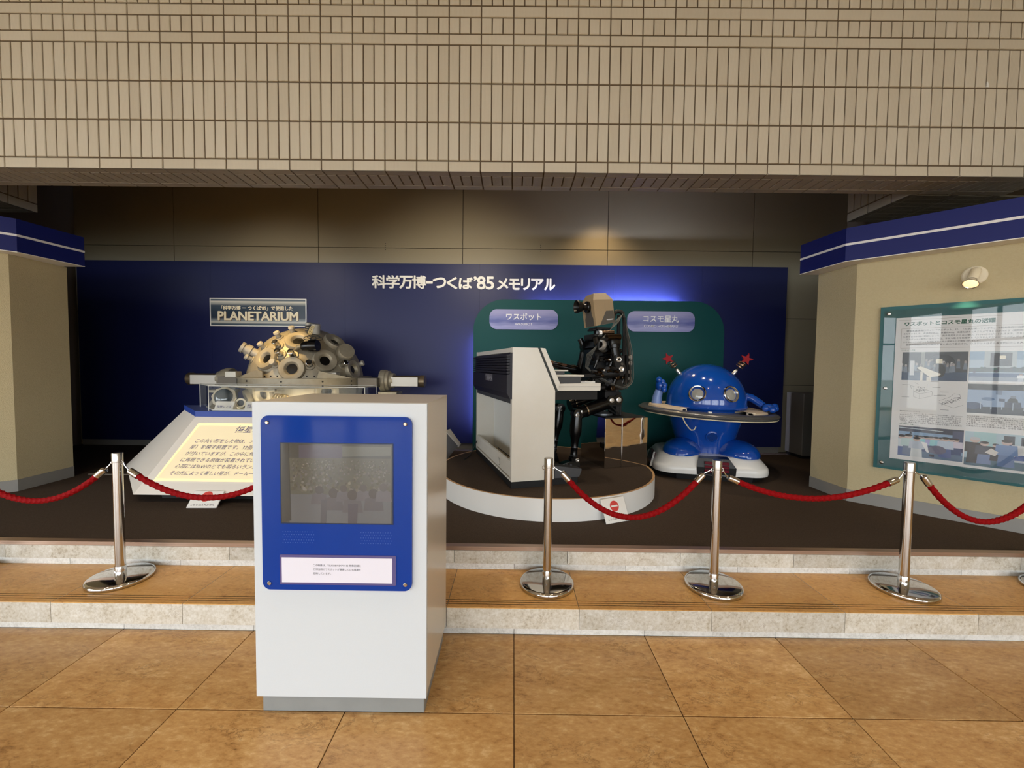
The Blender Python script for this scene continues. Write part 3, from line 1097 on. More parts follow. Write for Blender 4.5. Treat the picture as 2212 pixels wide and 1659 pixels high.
for x0, x1, z0, z1 in ((sx0 - 0.004, sx1 + 0.004, sz1, sz1 + 0.004), (sx0 - 0.004, sx1 + 0.004, sz0 - 0.004, sz0), (sx0 - 0.004, sx0, sz0, sz1), (sx1, sx1 + 0.004, sz0, sz1)):
    fr.box(x0, x1, 1.6765, 1.679, z0, z1)
fr.build('screen_bezel', mat('bezel_dark', (30, 44, 74), 0.3), ki)
for xc in (-0.887, -0.563):
    gr = mk(K)
    for r in range(5):
        for c in range(13):
            gr.cyl((xc - 0.062 + c * 0.0102 + (0.005 if r % 2 else 0), 1.679, 0.758 + r * 0.0115), (xc - 0.062 + c * 0.0102 + (0.005 if r % 2 else 0), 1.6776, 0.758 + r * 0.0115), 0.0019, seg=6)
    tag(gr.build('speaker_grille', mat('speaker_hole', (58, 92, 170), 0.3), ki), kind='stuff')
hd = mk(K)
hd.prism(rrect(-0.962, -0.479, 0.582, 0.708, 0.004, 2), 1.6745, 1.6780, 'y')
hd.build('label_holder', mat('holder_plastic', (92, 86, 136), 0.15), ki)
mk(K).box(-0.953, -0.494, 1.6728, 1.6744, 0.592, 0.697).build('notice_sheet', mat('notice_paper', (226, 226, 240), 0.5), ki)
for i, t in enumerate(('この映像は、TSUKUBA EXPO’ 85 映像記録と', '万博当時のワスボットが演奏している風景を', '放映しています。')):
    text(t, 'lettering', ki, (-0.822 - K[0], 1.6723 - K[1], 0.662 - i * 0.0172 - K[2]), (1, 0, 0), (0, 0, 1), M_txt_dark, width=(0.198, 0.198, 0.074)[i], bold=0.0, res=2)
cbm = mk((-0.33, 2.36, Z1))
cbm.tube([(-0.42, 2.30, Z1 + 0.006), (-0.37, 2.31, Z1 + 0.02), (-0.335, 2.325, Z1 + 0.052), (-0.322, 2.34, Z1 + 0.035), (-0.33, 2.33, Z1 + 0.012), (-0.40, 2.36, Z1 + 0.006), (-0.47, 2.40, Z1 + 0.006)], 0.006, 8)
cb_ = cbm.build('power_cable', M_blackm)
tag(cb_, 'short loop of black cable on the step beside the white kiosk', 'cable')

# ------------------------------------------------------------------ stanchions and ropes
PX_ = dict(F=-3.42, A=-2.394, G=-1.33, B=0.218, C=1.235, D=2.390, E=3.345)
LBL = {'F': 'steel stanchion beyond the frame edge holding the far end of the left rope',
       'A': 'polished steel rope stanchion in front of the beige left wing',
       'G': 'polished steel rope stanchion hidden behind the white kiosk',
       'B': 'polished steel rope stanchion in front of the white organ, rope on one side only',
       'C': 'polished steel rope stanchion in front of the blue domed robot',
       'D': 'polished steel rope stanchion in front of the green framed poster',
       'E': 'steel rope stanchion of which only a sliver of base shows by the frame edge'}
SY = 2.465
first = None
for key, x in PX_.items():
    if first is None:
        t = thing('stanchion', LBL[key], 'stanchion', (x, SY, Z1), 0, 'rope stanchions on the step')
        m = mk()
        m.lathe([(0, 0), (0.158, 0), (0.163, 0.004), (0.165, 0.012), (0.164, 0.021), (0.158, 0.028), (0.149, 0.031), (0.06, 0.0325), (0, 0.0325)], (0, 0, 0), (0, 0, 1), 56)
        m.build('base_plate', M_chrome, t)
        mk().lathe([(0.0275, 0.030), (0.0275, 0.085), (0.0262, 0.088)], (0, 0, 0), (0, 0, 1), 28).build('collar', M_chrome, t)
        mk().lathe([(0.0255, 0.085), (0.0255, 0.725)], (0, 0, 0), (0, 0, 1), 28).build('pole', M_chrome, t)
        mk().lathe([(0.0255, 0.7255), (0.0268, 0.7265), (0.0268, 0.779), (0.0255, 0.782), (0, 0.782)], (0, 0, 0), (0, 0, 1), 28).build('cap', M_brush, t)
        mk().lathe([(0, 0.004), (0.006, 0.004), (0.007, 0)], (-0.006, -0.0274, 0.058), (0, -1, 0), 10).build('screw', M_brush, t)
        for s in (-1, 1):
            pts = [(s * (0.0255 + 0.011 * sin(a)), 0.011 * 0, 0.722 - 0.012 * cos(a)) for a in [pi * k / 8 for k in range(9)]]
            mk().tube(pts, 0.0028, 6).build('hook_eye', M_chrome, t)
        first = t
    else:
        t = copy_tree(first)
        t.location = (x, SY, Z1)
        t['label'] = LBL[key]


def rope(a, b, low, label, zt=0.815):
    xa, xb = PX_[a], PX_[b]
    xm, hl = (xa + xb) / 2, (xb - xa) / 2
    t = thing('barrier_rope', label, 'rope', (xm, SY, low), 0, 'red barrier ropes')
    e = hl - 0.115
    k = (zt - low) / e ** 2
    n = 260
    pts = [(-e + 2 * e * i / n, 0, k * (-e + 2 * e * i / n) ** 2) for i in range(n + 1)]
    L = 2 * e * (1 + (k * e) ** 2 * 2 / 3)
    ph = 2 * pi * L / n / 0.034

    def braid(i, ang):
        return 1 + 0.075 * cos(5 * ang + ph * i) + 0.075 * cos(5 * ang - ph * i)
    mk().tube(pts, 0.0163, 20, braid).build('braided_cord', M_rope, t)
    sl_ = atan2(2 * k * e, 1)
    for s in (-1, 1):
        d = Vector((s * cos(sl_), 0, sin(sl_)))
        p0 = Vector((s * e, 0, zt - low))
        m = mk()
        m.lathe([(0.0165, -0.012), (0.0195, -0.012), (0.0195, 0.042), (0.017, 0.050), (0.007, 0.055), (0, 0.055)], p0, d, 20)
        fe_ = m.build('ferrule', M_chrome, t)
        q = p0 + d * 0.055
        tgt = Vector((s * (hl - 0.036), 0, Z1 + 0.719 - low))
        mid = (q + tgt) / 2 + Vector((s * 0.006, 0, 0.004))
        mk().tube([q, mid, tgt + Vector((0, 0, 0.006)), tgt + Vector((s * 0.006, 0, -0.003))], 0.0033, 7).build('hook', M_chrome, fe_)


rope('F', 'A', 0.648, 'red braided rope from the frame edge to the stanchion by the left wing')
rope('A', 'G', 0.680, 'red braided rope hanging before the cream text panel, going behind the kiosk')
rope('B', 'C', 0.592, 'red braided rope sagging deep in front of the round white platform', 0.825)
rope('C', 'D', 0.722, 'red braided rope with the shallow sag between robot and poster', 0.825)
rope('D', 'E', 0.592, 'red braided rope sagging in front of the beige right wing, cut by the frame', 0.825)

# ------------------------------------------------------------------ round platform
PC = (0.326, 4.105, ZS)
pl = thing('round_platform', 'low round white platform with brown carpet top under the organ', 'platform', PC)
mk(PC).lathe([(1.0, 0), (1.046, 0), (1.046, ZP - ZS - 0.001)], PC, (0, 0, 1), 96).build('drum', M_white, pl)
mk(PC).lathe([(1.046, ZP - ZS - 0.001), (1.046, ZP - ZS), (1.026, ZP - ZS)], PC, (0, 0, 1), 96).build('edge_band', M_tan, pl)
mk(PC).lathe([(1.026, ZP - ZS - 0.003), (1.026, ZP - ZS - 0.0005), (0, ZP - ZS - 0.0005)], PC, (0, 0, 1), 96).build('carpet_top', M_carpet, pl)

# ------------------------------------------------------------------ no-entry cards leaning on the floor


def no_entry(name_label, base, rz, w, h, lean):
    t = thing('no_entry_card', name_label, 'sign', base, rz, 'leaning no entry cards')
    tilt = Matrix.Rotation(-lean, 3, 'X')

    def T(m):
        m.v = [tuple(tilt @ Vector(p)) for p in m.v]
        return m
    T(mk().cbox(-w / 2, w / 2, 0.0, 0.012, 0.002, h, 0.003)).build('card', M_white, t)
    T(mk().prism([(0.030 * w / 0.2 * 1.25 * cos(2 * pi * k / 28), h * 0.66 + 0.030 * w / 0.2 * 1.25 * sin(2 * pi * k / 28)) for k in range(28)], -0.0006, 0.0, 'y')).build('red_disc', mat('sign_red', (206, 70, 66), 0.5), t)
    T(mk().box(-0.028 * w / 0.2, 0.028 * w / 0.2, -0.0011, -0.0005, h * 0.66 - 0.006, h * 0.66 + 0.006)).build('white_bar', M_white, t)
    u = tilt @ Vector((0, 0, 1))
    o = tilt @ Vector((0, -0.0006, h * 0.13))
    text('こちらは入れません', 'lettering', t, o, (1, 0, 0), u, M_txt_dark, width=w * 0.78, align='C', bold=0.006)


no_entry('white no entry card leaning on the sloped pedestal front', (-2.505, 3.262, ZS + 0.001), radians(2), 0.24, 0.152, radians(44))
no_entry('white no entry card leaning on the round white platform', (0.805, 3.062, ZS + 0.001), radians(24.5), 0.215, 0.185, radians(26))

# ------------------------------------------------------------------ pedestal with the backlit text panel
PB = (-2.40, 3.85, ZS)
pd = thing('text_pedestal', 'white sloping pedestal with blue rim and a glowing cream text panel', 'pedestal', PB)
XL, XR = -3.14, -1.66
ZB0, ZT = 0.402, 0.999
bot = [(XL, 3.36), (XR, 3.36), (XR + 0.92, 4.34), (XL - 0.98, 4.34)]
top = [(-2.955, 3.81), (-1.845, 3.81), (-1.315, 4.34), (-3.485, 4.34)]
M_pedw = mat('pedestal_white', (226, 222, 216), 0.5)
mk(PB).add([(x, y, ZB0) for x, y in bot] + [(x, y, ZT) for x, y in top],
           [(0, 3, 2, 1), (4, 5, 6, 7), (0, 1, 5, 4), (1, 2, 6, 5), (2, 3, 7, 6), (3, 0, 4, 7)]).build('body', M_pedw, pd)
mk(PB).prism([(XL + 0.12, 3.50), (XR - 0.12, 3.50), (XR + 0.62, 4.28), (XL - 0.62, 4.28)], ZS, ZB0).build('plinth', M_blackm, pd)
mk(PB).prism([(-2.957, 3.806), (-1.843, 3.806), (-1.311, 4.342), (-3.489, 4.342)], ZT, 1.050).build('blue_rim', mat('rim_blue', (36, 66, 156), 0.45), pd)
U = Vector((0, 0.449, 0.598)).normalized()          # up the slope
Nn = Vector((0, -0.598, 0.449)).normalized()


def onslope(x, z, lift):
    y = 3.36 + (z - ZB0) * 0.45 / 0.597
    return Vector((x, y, z)) + Nn * lift


lb = mk(PB)
q = [(-3.031, 0.497), (-1.77, 0.497), (-1.91, 0.943), (-2.893, 0.943)]
lb.poly([onslope(x, z, 0.0015) for x, z in q])
lb.build('light_panel', mat('backlit_cream', (236, 222, 186), 0.4, emit=(252, 234, 194, 0.28)), pd)
M_frm = mat('panel_frame', (240, 226, 180), 0.4, emit=(255, 236, 180, 0.5))
fr = mk(PB)
for (a, b) in ((0, 1), (1, 2), (2, 3), (3, 0)):
    pa, pb = q[a], q[b]
    cx, cz = (sum(p[0] for p in q) / 4, sum(p[1] for p in q) / 4)

    def inn(p):
        return (p[0] + (0.022 if p[0] < cx else -0.022), p[1] + (0.017 if p[1] < cz else -0.017))
    fr.add([onslope(*pa, 0.001), onslope(*pb, 0.001), onslope(*inn(pb), 0.001), onslope(*inn(pa), 0.001), onslope(*pa, 0.005), onslope(*pb, 0.005), onslope(*inn(pb), 0.005), onslope(*inn(pa), 0.005)],
           [(4, 5, 6, 7), (0, 1, 5, 4), (2, 3, 7, 6), (1, 2, 6, 5), (3, 0, 4, 7)])
fr.build('panel_frame', M_frm, pd)
for t, x, z, x2 in (('この丸い形をした物は、プラネ', -2.843, 0.793, -2.235), ('星）を映す装置です。32個の投', -2.865, 0.743, -2.215), ('が付いていますが、この中に何万', -2.877, 0.694, -2.225), ('に再現できる原板が装着されていま', -2.892, 0.646, -2.20),
                    ('心部には5kWのとても明るいランプ', -2.909, 0.598, -2.20), ('その光によって美しい星が、ドーム一杯に', -2.922, 0.549, -2.13)):
    text(t, 'lettering', pd, onslope(x, z - 0.006, 0.003) - Vector(PB), (1, 0, 0), U, M_txt_navy, width=x2 - x, bold=0.0, shear=0.3, res=2)
text('恒星球', 'lettering', pd, onslope(-2.525, 0.872, 0.003) - Vector(PB), (1, 0, 0), U, M_txt_navy, width=0.24, bold=0.0, shear=0.3)
ls = thing('light_strip', 'warm light tube lying on the blue rim just behind the acrylic case', 'lamp', (-2.2, 4.275, 1.05))
mk((-2.2, 4.275, 1.05)).box(-2.95, -1.45, 4.25, 4.30, 1.0505, 1.062).build('housing', M_dgrey, ls)
mk((-2.2, 4.275, 1.05)).cyl((-2.92, 4.275, 1.074), (-1.48, 4.275, 1.074), 0.012, seg=12).build('light_tube', mat('warm_tube', (255, 240, 205), 0.5, emit=(255, 232, 186, 22.0)), ls)

# tilted white side board seen right of the kiosk
sb2 = thing('tilted_side_board', 'grey tilted board with a white top edge between kiosk and round platform', 'board', (-0.86, 4.75, ZS))
so2 = (-0.86, 4.75, ZS)
mk(so2).hull([(-0.785, 4.80, 0.745), (-0.655, 5.02, 0.54), (-0.80, 4.62, 0.36), (-0.93, 4.45, 0.36), (-1.15, 4.80, 0.745), (-1.15, 4.45, 0.36), (-1.15, 5.02, 0.54), (-0.785, 5.05, 0.70)]).build('board', mat('board_grey', (120, 122, 130), 0.5), sb2)
mk(so2).hull([(-0.790, 4.78, 0.742), (-0.652, 5.0, 0.535), (-0.660, 5.0, 0.50), (-0.80, 4.78, 0.69), (-0.75, 4.9, 0.742), (-0.64, 5.06, 0.535)]).build('white_edge', M_pedw, sb2)

# ------------------------------------------------------------------ acrylic show case with lens and cards
CP = [(-2.862, 3.85), (-1.392, 3.85), (-1.392, 4.19), (-3.20, 4.19)]
CB = (-2.3, 4.0, 1.050)
ca = thing('acrylic_case', 'clear acrylic show case on the blue rim of the pedestal', 'case', CB)
c0, c1 = 1.0505, 1.285
for i, (a, b) in enumerate(zip(CP, CP[1:] + CP[:1])):
    d = Vector((b[0] - a[0], b[1] - a[1], 0)).normalized() * 0.003
    n = Vector((-d.y, d.x, 0)).normalized() * 0.005
    mk(CB).add([(a[0] + d.x, a[1] + d.y, c0), (b[0] - d.x, b[1] - d.y, c0), (b[0] - d.x, b[1] - d.y, c1), (a[0] + d.x, a[1] + d.y, c1)], [(0, 1, 2, 3)]).build('pane', M_glass, ca)
mk(CB).add([(x, y, c1 + 0.001) for x, y in CP], [(0, 1, 2, 3)]).build('top_pane', M_glass, ca)
M_edge = mat('acrylic_edge', (224, 226, 222), 0.2)
ed = mk(CB)
for a, b in zip(CP, CP[1:] + CP[:1]):
    ed.tube([(a[0], a[1], c1), (b[0], b[1], c1)], 0.004, 5)
    ed.tube([(a[0], a[1], c0), (a[0], a[1], c1)], 0.0034, 5)
ed.build('edge_strips', M_edge, ca)
bp_ = mk((-2.5, 4.0, 1.05)).prism([(-2.84, 3.865), (-1.42, 3.865), (-1.42, 4.16), (-3.12, 4.16)], 1.0515, 1.060).build('base_sheet', mat('base_sheet_white', (240, 238, 228), 0.4))
bp_.location = (-2.5, 4.0, 1.05)
tag(bp_, 'white sheet lying on the floor of the acrylic case', 'sheet')

ln = thing('display_lens', 'round glass lens in an eight-sided frame inside the acrylic case', 'lens', (-2.845, 4.03, 1.06))
lo = (-2.845, 4.03, 1.06)
ax = Vector((0.25, -0.9, 0.36)).normalized()
cL = Vector((-2.845, 4.03, 1.165))
mk(lo).lathe([(0.082, -0.02), (0.108, -0.02), (0.108, 0.004), (0.086, 0.010), (0.082, 0.010)], cL, ax, 8, smooth=False).build('frame', mat('lens_frame', (196, 186, 164), 0.5), ln)
mk(lo).lathe([(0.084, 0.006), (0.078, 0.022), (0.062, 0.037), (0.036, 0.047), (0, 0.051)], cL, ax, 28).build('glass', mat('lens_glass', (72, 82, 88), 0.05, coat=1.0), ln)
mk(lo).box(-2.90, -2.79, 4.05, 4.09, 1.0605, 1.09).build('foot', M_dgrey, ln)


def name_card(x0, x1, y, jp, label, w=None):
    b = ((x0 + x1) / 2, y, 1.0605)
    t = thing('name_card', label, 'card', b, 0, 'name cards in the show case')
    h = 0.074
    mk(b).add([(x0, y, 1.0605), (x1, y, 1.0605), (x1, y + 0.035, 1.0605 + h), (x0, y + 0.035, 1.0605 + h), (x0, y + 0.07, 1.0605), (x1, y + 0.07, 1.0605)],
              [(0, 1, 2, 3), (2, 5, 4, 3), (0, 3, 4), (1, 5, 2), (0, 4, 5, 1)]).build('card', mat('name_card_white', (226, 222, 212), 0.5), t)
    up = Vector((0, 0.035, h)).normalized()
    text(jp, 'lettering', t, Vector((x0 + 0.02, y + 0.0075, 1.078)) - Vector(b) + Vector((0, -0.001, 0)), (1, 0, 0), up, M_txt_navy, width=w or (x1 - x0 - 0.04), bold=0.004)


name_card(-2.83, -2.655, 3.875, '投映レンズ', 'small white tent card with navy writing before the lens')
name_card(-2.545, -2.34, 3.875, '恒星原板', 'small white tent card half hidden by the white kiosk')
nk = thing('lens_cap', 'black round cap standing behind the name card in the acrylic case', 'lens cap', (-2.66, 4.02, 1.06))
mk((-2.66, 4.02, 1.06)).cyl((-2.665, 4.03, 1.106), (-2.65, 3.99, 1.112), 0.046, seg=24).build('body', M_bore, nk)
mk((-2.66, 4.02, 1.06)).lathe([(0.03, 0), (0.046, 0), (0.046, 0.008), (0.03, 0.008)], (-2.648, 3.985, 1.113), (0.33, -0.93, 0.15), 24).build('rim', mat('cap_rim', (224, 214, 186), 0.5), nk)
sc_ = thing('small_label', 'small tilted grey label at the slanted end of the acrylic case', 'card', (-3.0, 4.06, 1.06))
mk((-3.0, 4.06, 1.06)).hull([(-3.03, 4.05, 1.061), (-2.98, 4.02, 1.061), (-3.01, 4.09, 1.135), (-2.96, 4.06, 1.135), (-3.0, 4.12, 1.061), (-2.95, 4.09, 1.061)]).build('card', mat('label_grey', (150, 146, 136), 0.5), sc_)

# ------------------------------------------------------------------ star projector (ball with lens ports)
BC = Vector((-2.5, 5.0, 1.29))
BR = 0.637
sp = thing('star_projector', 'large metal star ball with round lens ports and a flange', 'projector', (BC.x, BC.y, ZS))
so = (BC.x, BC.y, ZS)
mk(so).ell(BC, BR, BR, BR, 56, 36).build('ball', M_alu, sp)


def port(n, r, nm='lens_port', bore=0.40, h=0.050):
    n = Vector(n).normalized()
    base = BC + n * (BR - r * r / (2 * BR) - 0.004)
    pp = mk(so).lathe([(r, -0.02), (r, h * 0.75), (r * 0.94, h), (r * 0.60, h), (r * 0.54, h * 0.92), (r * bore, 0.016)], base, n, 32)
    pp = pp.build(nm, M_alu, sp)
    mk(so).lathe([(r * bore * 1.1, 0.0), (r * bore * 0.4, 0.002), (0, 0.003)], base + n * (r * r / (2 * BR) + 0.005), n, 20).build('bore', M_bore, pp)


for n, r in (((0.179, -0.672, 0.719), 0.135), ((-0.243, -0.881, 0.406), 0.125), ((0.21, -0.947, 0.242), 0.133), ((0.634, -0.67, 0.386), 0.130), ((0.629, -0.276, 0.726), 0.125), ((0.94, -0.251, 0.233), 0.115),
             ((-0.273, -0.944, -0.184), 0.125), ((0.684, -0.714, -0.148), 0.13), ((-0.70, -0.62, -0.30), 0.12)):
    port(n, r)


def projector_small(n, dark=True, r=0.032, h=0.085, tilt=None):
    n = Vector(n).normalized()
    base = BC + n * BR
    m = mk(so)
    m.lathe([(r * 1.9, -0.02), (r * 1.9, 0.004), (r * 1.75, 0.010), (r * 1.1, 0.010)], base, n, 10, smooth=False)
    m.build('mount_plate', M_alu, sp)
    ax = (n + Vector(tilt or (0, -0.25, 0.1))).normalized()
    sl_ = mk(so).lathe([(r * 0.9, 0), (r, 0.012), (r, h), (r * 0.86, h + 0.003), (r * 0.80, h - 0.004), (r * 0.78, h * 0.5), (0, h * 0.5)], base, ax, 18)
    sl_ = sl_.build('small_lens', M_alul if not dark else M_chrome, sp)
    if dark:
        mk(so).lathe([(r * 0.80, h - 0.006), (0, h - 0.008)], base, ax, 16).build('bore', M_bore, sl_)
    return base, ax


for n in ((-0.109, -0.774, 0.624), (-0.015, -0.876, 0.482), (0.179, -0.862, 0.474), (0.448, -0.838, 0.313), (0.842, -0.432, 0.324)):
    projector_small(n)
for n in ((-0.063, -0.945, 0.322), (-0.023, -0.475, 0.88), (-0.20, -0.59, 0.786), (-0.40, -0.69, 0.60), (-0.64, -0.66, 0.40), (0.947, 0.008, 0.321), (0.12, -0.20, 0.97)):
    b, a = projector_small(n, False, 0.026, 0.06, (0, 0, 0.05))
    mk(so).cyl(b + a * 0.058, b + a * 0.078, 0.036, 0.03, 14).build('clamp', M_alul, sp)
# bigger fittings
b = BC + Vector((-0.60, -0.62, 0.50)).normalized() * BR
a = Vector((-0.75, -0.4, 0.45)).normalized()
mk(so).lathe([(0.05, -0.03), (0.05, 0.05), (0.062, 0.05), (0.062, 0.10), (0.05, 0.10), (0.05, 0.125), (0.06, 0.125), (0.06, 0.155), (0, 0.155)], b, a, 20).build('focus_barrel', M_alul, sp)
n = Vector((0.809, -0.295, 0.508)).normalized()
mk(so).lathe([(0.098, -0.06), (0.098, 0.12), (0.088, 0.135), (0, 0.137)], BC + n * (BR - 0.02), (n + Vector((0, -0.5, 0))).normalized(), 28).build('lens_drum', M_alu, sp)
n = Vector((0.30, -0.30, 0.90)).normalized()
b = BC + n * (BR - 0.01)
mk(so).lathe([(0.052, -0.02), (0.052, 0.10), (0.048, 0.108), (0, 0.11)], b, Vector((0.1, -0.15, 1)), 20).build('top_post', M_alul, sp)
coil = [b + Vector((-0.055 + 0.03 * cos(t), -0.06 + 0.03 * sin(t), 0.09 - t * 0.0042)) for t in [k * 0.42 for k in range(60)]]
mk(so).tube(coil, 0.006, 6).build('coiled_cable', M_dgrey, sp)
for k in range(4):
    mk(so).tube([b + Vector((-0.01 + k * 0.012, -0.055, 0.09)), b + Vector((-0.02 + k * 0.014, -0.10, 0.04)), b + Vector((-0.035 + k * 0.012, -0.125, -0.05)), b + Vector((-0.02, -0.14, -0.11))], 0.004, 6).build('cable', mat('cream_cable', (232, 216, 170), 0.5), sp)
bc = BC + Vector((0.48, -0.78, 0.56)).normalized() * (BR + 0.10) + Vector((-0.03, 0, 0.02))
mk(so).lathe([(0, -0.085), (0.05, -0.085), (0.055, -0.07), (0.055, 0.0), (0.066, 0.0), (0.066, 0.075), (0.06, 0.085), (0, 0.085)], bc, (1, -0.12, 0.06), 24).build('black_camera', M_black, sp)
arc = [bc + Vector((-0.085, 0, 0)), bc + Vector((-0.13, 0.0, -0.01)), bc + Vector((-0.165, 0.015, -0.04)), bc + Vector((-0.175, 0.04, -0.08)), bc + Vector((-0.165, 0.09, -0.12))]
mk(so).tube(arc, 0.024, 10).build('elbow_pipe', mat('pipe_grey', (150, 140, 116), 0.45, 0.4), sp)
for k, (dx, dz) in enumerate(((0.02, 0.10), (0.05, 0.08), (-0.02, 0.085))):
    lp = [bc + Vector((dx + 0.07 * cos(t), 0.03, dz + 0.022 * sin(t))) for t in [pi * 2 * q / 14 for q in range(15)]]
    mk(so).tube(lp, 0.004, 6).build('cable', M_blackm, sp)
# bolts round the rim
for k in range(26):
    a = radians(190 + k * 6.6)
    p = BC + Vector((cos(a), sin(a), 0)) * 0.655 + Vector((0, 0, 0.09))
    mk(so).lathe([(0.008, -0.02), (0.008, 0.004), (0, 0.005)], BC + Vector((cos(a) * 0.632, sin(a) * 0.632, 0.075)), (cos(a), sin(a), 0), 8).build('bolt', M_blackm, sp)
# flange ring: two plates and a band
mk(so).lathe([(0.60, 0.056), (0.735, 0.056), (0.735, 0.045), (0.715, 0.044), (0.715, -0.045), (0.735, -0.046), (0.735, -0.056), (0.60, -0.056)], BC, (0, 0, 1), 72).build('flange_ring', M_alu, sp)
for a in (-150, -118, -84, -52, -25):
    ca_, sa_ = cos(radians(a)), sin(radians(a))
    for dz in (0.02, -0.025):
        mk(so).lathe([(0.009, -0.005), (0.009, 0.004), (0, 0.005)], BC + Vector((ca_ * 0.716, sa_ * 0.716, dz)), (ca_, sa_, 0), 8).build('bolt', M_blackm, sp)
for x0, x1, y in ((-0.62, -0.50, -0.56), (0.38, 0.56, -0.50)):
    mk(so).cbox(BC.x + x0, BC.x + x1, BC.y + y, BC.y + y + 0.10, BC.z + 0.057, BC.z + 0.12, 0.004).build('mounting_block', M_alul, sp)
for s in (-1, 1):
    # triangular web plates, arms, trunnions and shafts on both sides
    gp = [(-0.53, 0.058), (-0.145, 0.058), (-0.145, 0.125), (-0.24, 0.138)] if s < 0 else [(0.40, 0.058), (0.70, 0.058), (0.52, 0.082), (0.42, 0.135)]
    y0, y1 = (-0.47, -0.66) if s < 0 else (-0.60, -0.40)
    gx0, gx1 = gp[0][0], gp[1][0]
    mk(so).hull([BC + Vector((x, y0 + (y1 - y0) * (x - gx0) / (gx1 - gx0) + t, z)) for x, z in gp for t in (-0.012, 0.012)]).build('web_plate', M_alu, sp)
    mk(so).box(BC.x + min(s * 0.70, s * 0.92), BC.x + max(s * 0.70, s * 0.92), BC.y - 0.25, BC.y + 0.25, BC.z - 0.05, BC.z + 0.055).build('arm', mat('arm_dark', (96, 90, 82), 0.5, 0.5), sp)
    mk(so).lathe([(0, -0.03), (0.125, -0.03), (0.13, -0.02), (0.13, 0.035), (0.118, 0.045), (0.118, 0.075), (0.09, 0.085), (0.09, 0.13), (0, 0.13)], BC + Vector((s * 0.93, -0.02, 0.02)), (s, 0, 0), 32).build('trunnion', M_alu, sp)
    mk(so).lathe([(0.068, 0), (0.068, 0.34), (0.074, 0.345), (0.074, 0.40), (0.05, 0.41), (0, 0.41)], BC + Vector((s * 1.03, -0.02, 0.015)), (s, 0, 0), 24).build('shaft_motor', mat('motor_bronze', (118, 104, 84), 0.4, 0.7), sp)
    mk(so).cbox(BC.x + min(s * 1.04, s * 1.36), BC.x + max(s * 1.04, s * 1.36), BC.y - 0.105, BC.y - 0.095, BC.z - 0.045, BC.z + 0.065, 0.003).build('cover_plate', mat('cover_white', (216, 214, 208), 0.45), sp)
    mk(so).cbox(BC.x + min(s * 0.90, s * 1.12), BC.x + max(s * 0.90, s * 1.12), BC.y - 0.14, BC.y + 0.12, BC.z - 0.145, BC.z - 0.11, 0.004).build('bearing_foot', M_alu, sp)
    mk(so).box(BC.x + min(s * 0.92, s * 1.06), BC.x + max(s * 0.92, s * 1.06), BC.y - 0.10, BC.y + 0.10, ZS + 0.02, BC.z - 0.145).build('stand_post', mat('stand_grey', (84, 84, 84), 0.5, 0.4), sp)
    mk(so).box(BC.x + min(s * 0.84, s * 1.20), BC.x + max(s * 0.84, s * 1.20), BC.y - 0.3, BC.y + 0.3, ZS, ZS + 0.02).build('stand_foot', M_blackm, sp)
# folded bellows under the flange
for k in range(5):
    mk(so).lathe([(0.05, -0.008), (0.062, 0), (0.05, 0.008)], BC + Vector((-0.02 + k * 0.028, -0.66, -0.165 - 0.003 * k)), (1, 0, -0.15), 16).build('bellows_fold', mat('bellows_tan', (206, 184, 140), 0.5), sp)
mk(so).cbox(BC.x - 0.22, BC.x + 0.0, BC.y - 0.70, BC.y - 0.66, BC.z - 0.085, BC.z - 0.06, 0.003).build('lower_bracket', M_alu, sp)

# ------------------------------------------------------------------ poster on the right wing
DS = Vector((0.70711, -0.70711, 0))
DN = Vector((-0.70711, -0.70711, 0))
P0 = Vector((3.0, 3.66, 0))
PZ = 0.67
po = thing('framed_poster', 'large green-backed exhibition poster under acrylic on the beige right wing', 'poster', (P0 + DS * 0.17).to_tuple()[:2] + (PZ,))
pol = po.location.copy()


def B(s, z, lift=0.0):
    return P0 + DS * s + Vector((0, 0, z)) + DN * lift


def slab(s0, s1, z0, z1, l0, l1, mb=None):
    m = mb or mk(pol)
    vs = [B(s, z, l) for l in (l0, l1) for s, z in ((s0, z0), (s1, z0), (s1, z1), (s0, z1))]
    return m.add(vs, [(0, 3, 2, 1), (4, 5, 6, 7), (0, 1, 5, 4), (1, 2, 6, 5), (2, 3, 7, 6), (3, 0, 4, 7)])


S1 = 1.20
slab(0.17, S1, 0.67, 2.032, 0.002, 0.022).build('backing_board', mat('poster_green', (14, 88, 92), 0.45), po)
slab(0.27, S1 - 0.10, 0.765, 1.934, 0.0225, 0.0245).build('poster_sheet', mat('poster_paper', (236, 235, 235), 0.4), po)
slab(0.195, S1 - 0.025, 0.693, 2.002, 0.030, 0.034).build('acrylic_sheet', thin_glass('poster_acrylic', (0.98, 0.985, 0.985), 0.085), po)
for s in (0.222, S1 - 0.05):
    for z in (0.722, 1.352, 1.972):
        mk(pol).lathe([(0.010, -0.012), (0.010, 0.002), (0.013, 0.002), (0.013, 0.007), (0.009, 0.010), (0, 0.010)], B(s, z, 0.034), DN, 16).build('standoff_screw', M_chrome, po)
ZZ = Vector((0, 0, 1))


def pt(t, s, z, w, m=M_txt_dark, bold=0.0, lift=0.0249, h=None, res=1, multi=None):
    return text(t, 'lettering', po, B(s, z, lift) - pol, DS, ZZ, m, width=w, height=h, bold=bold, res=res, multi=multi)


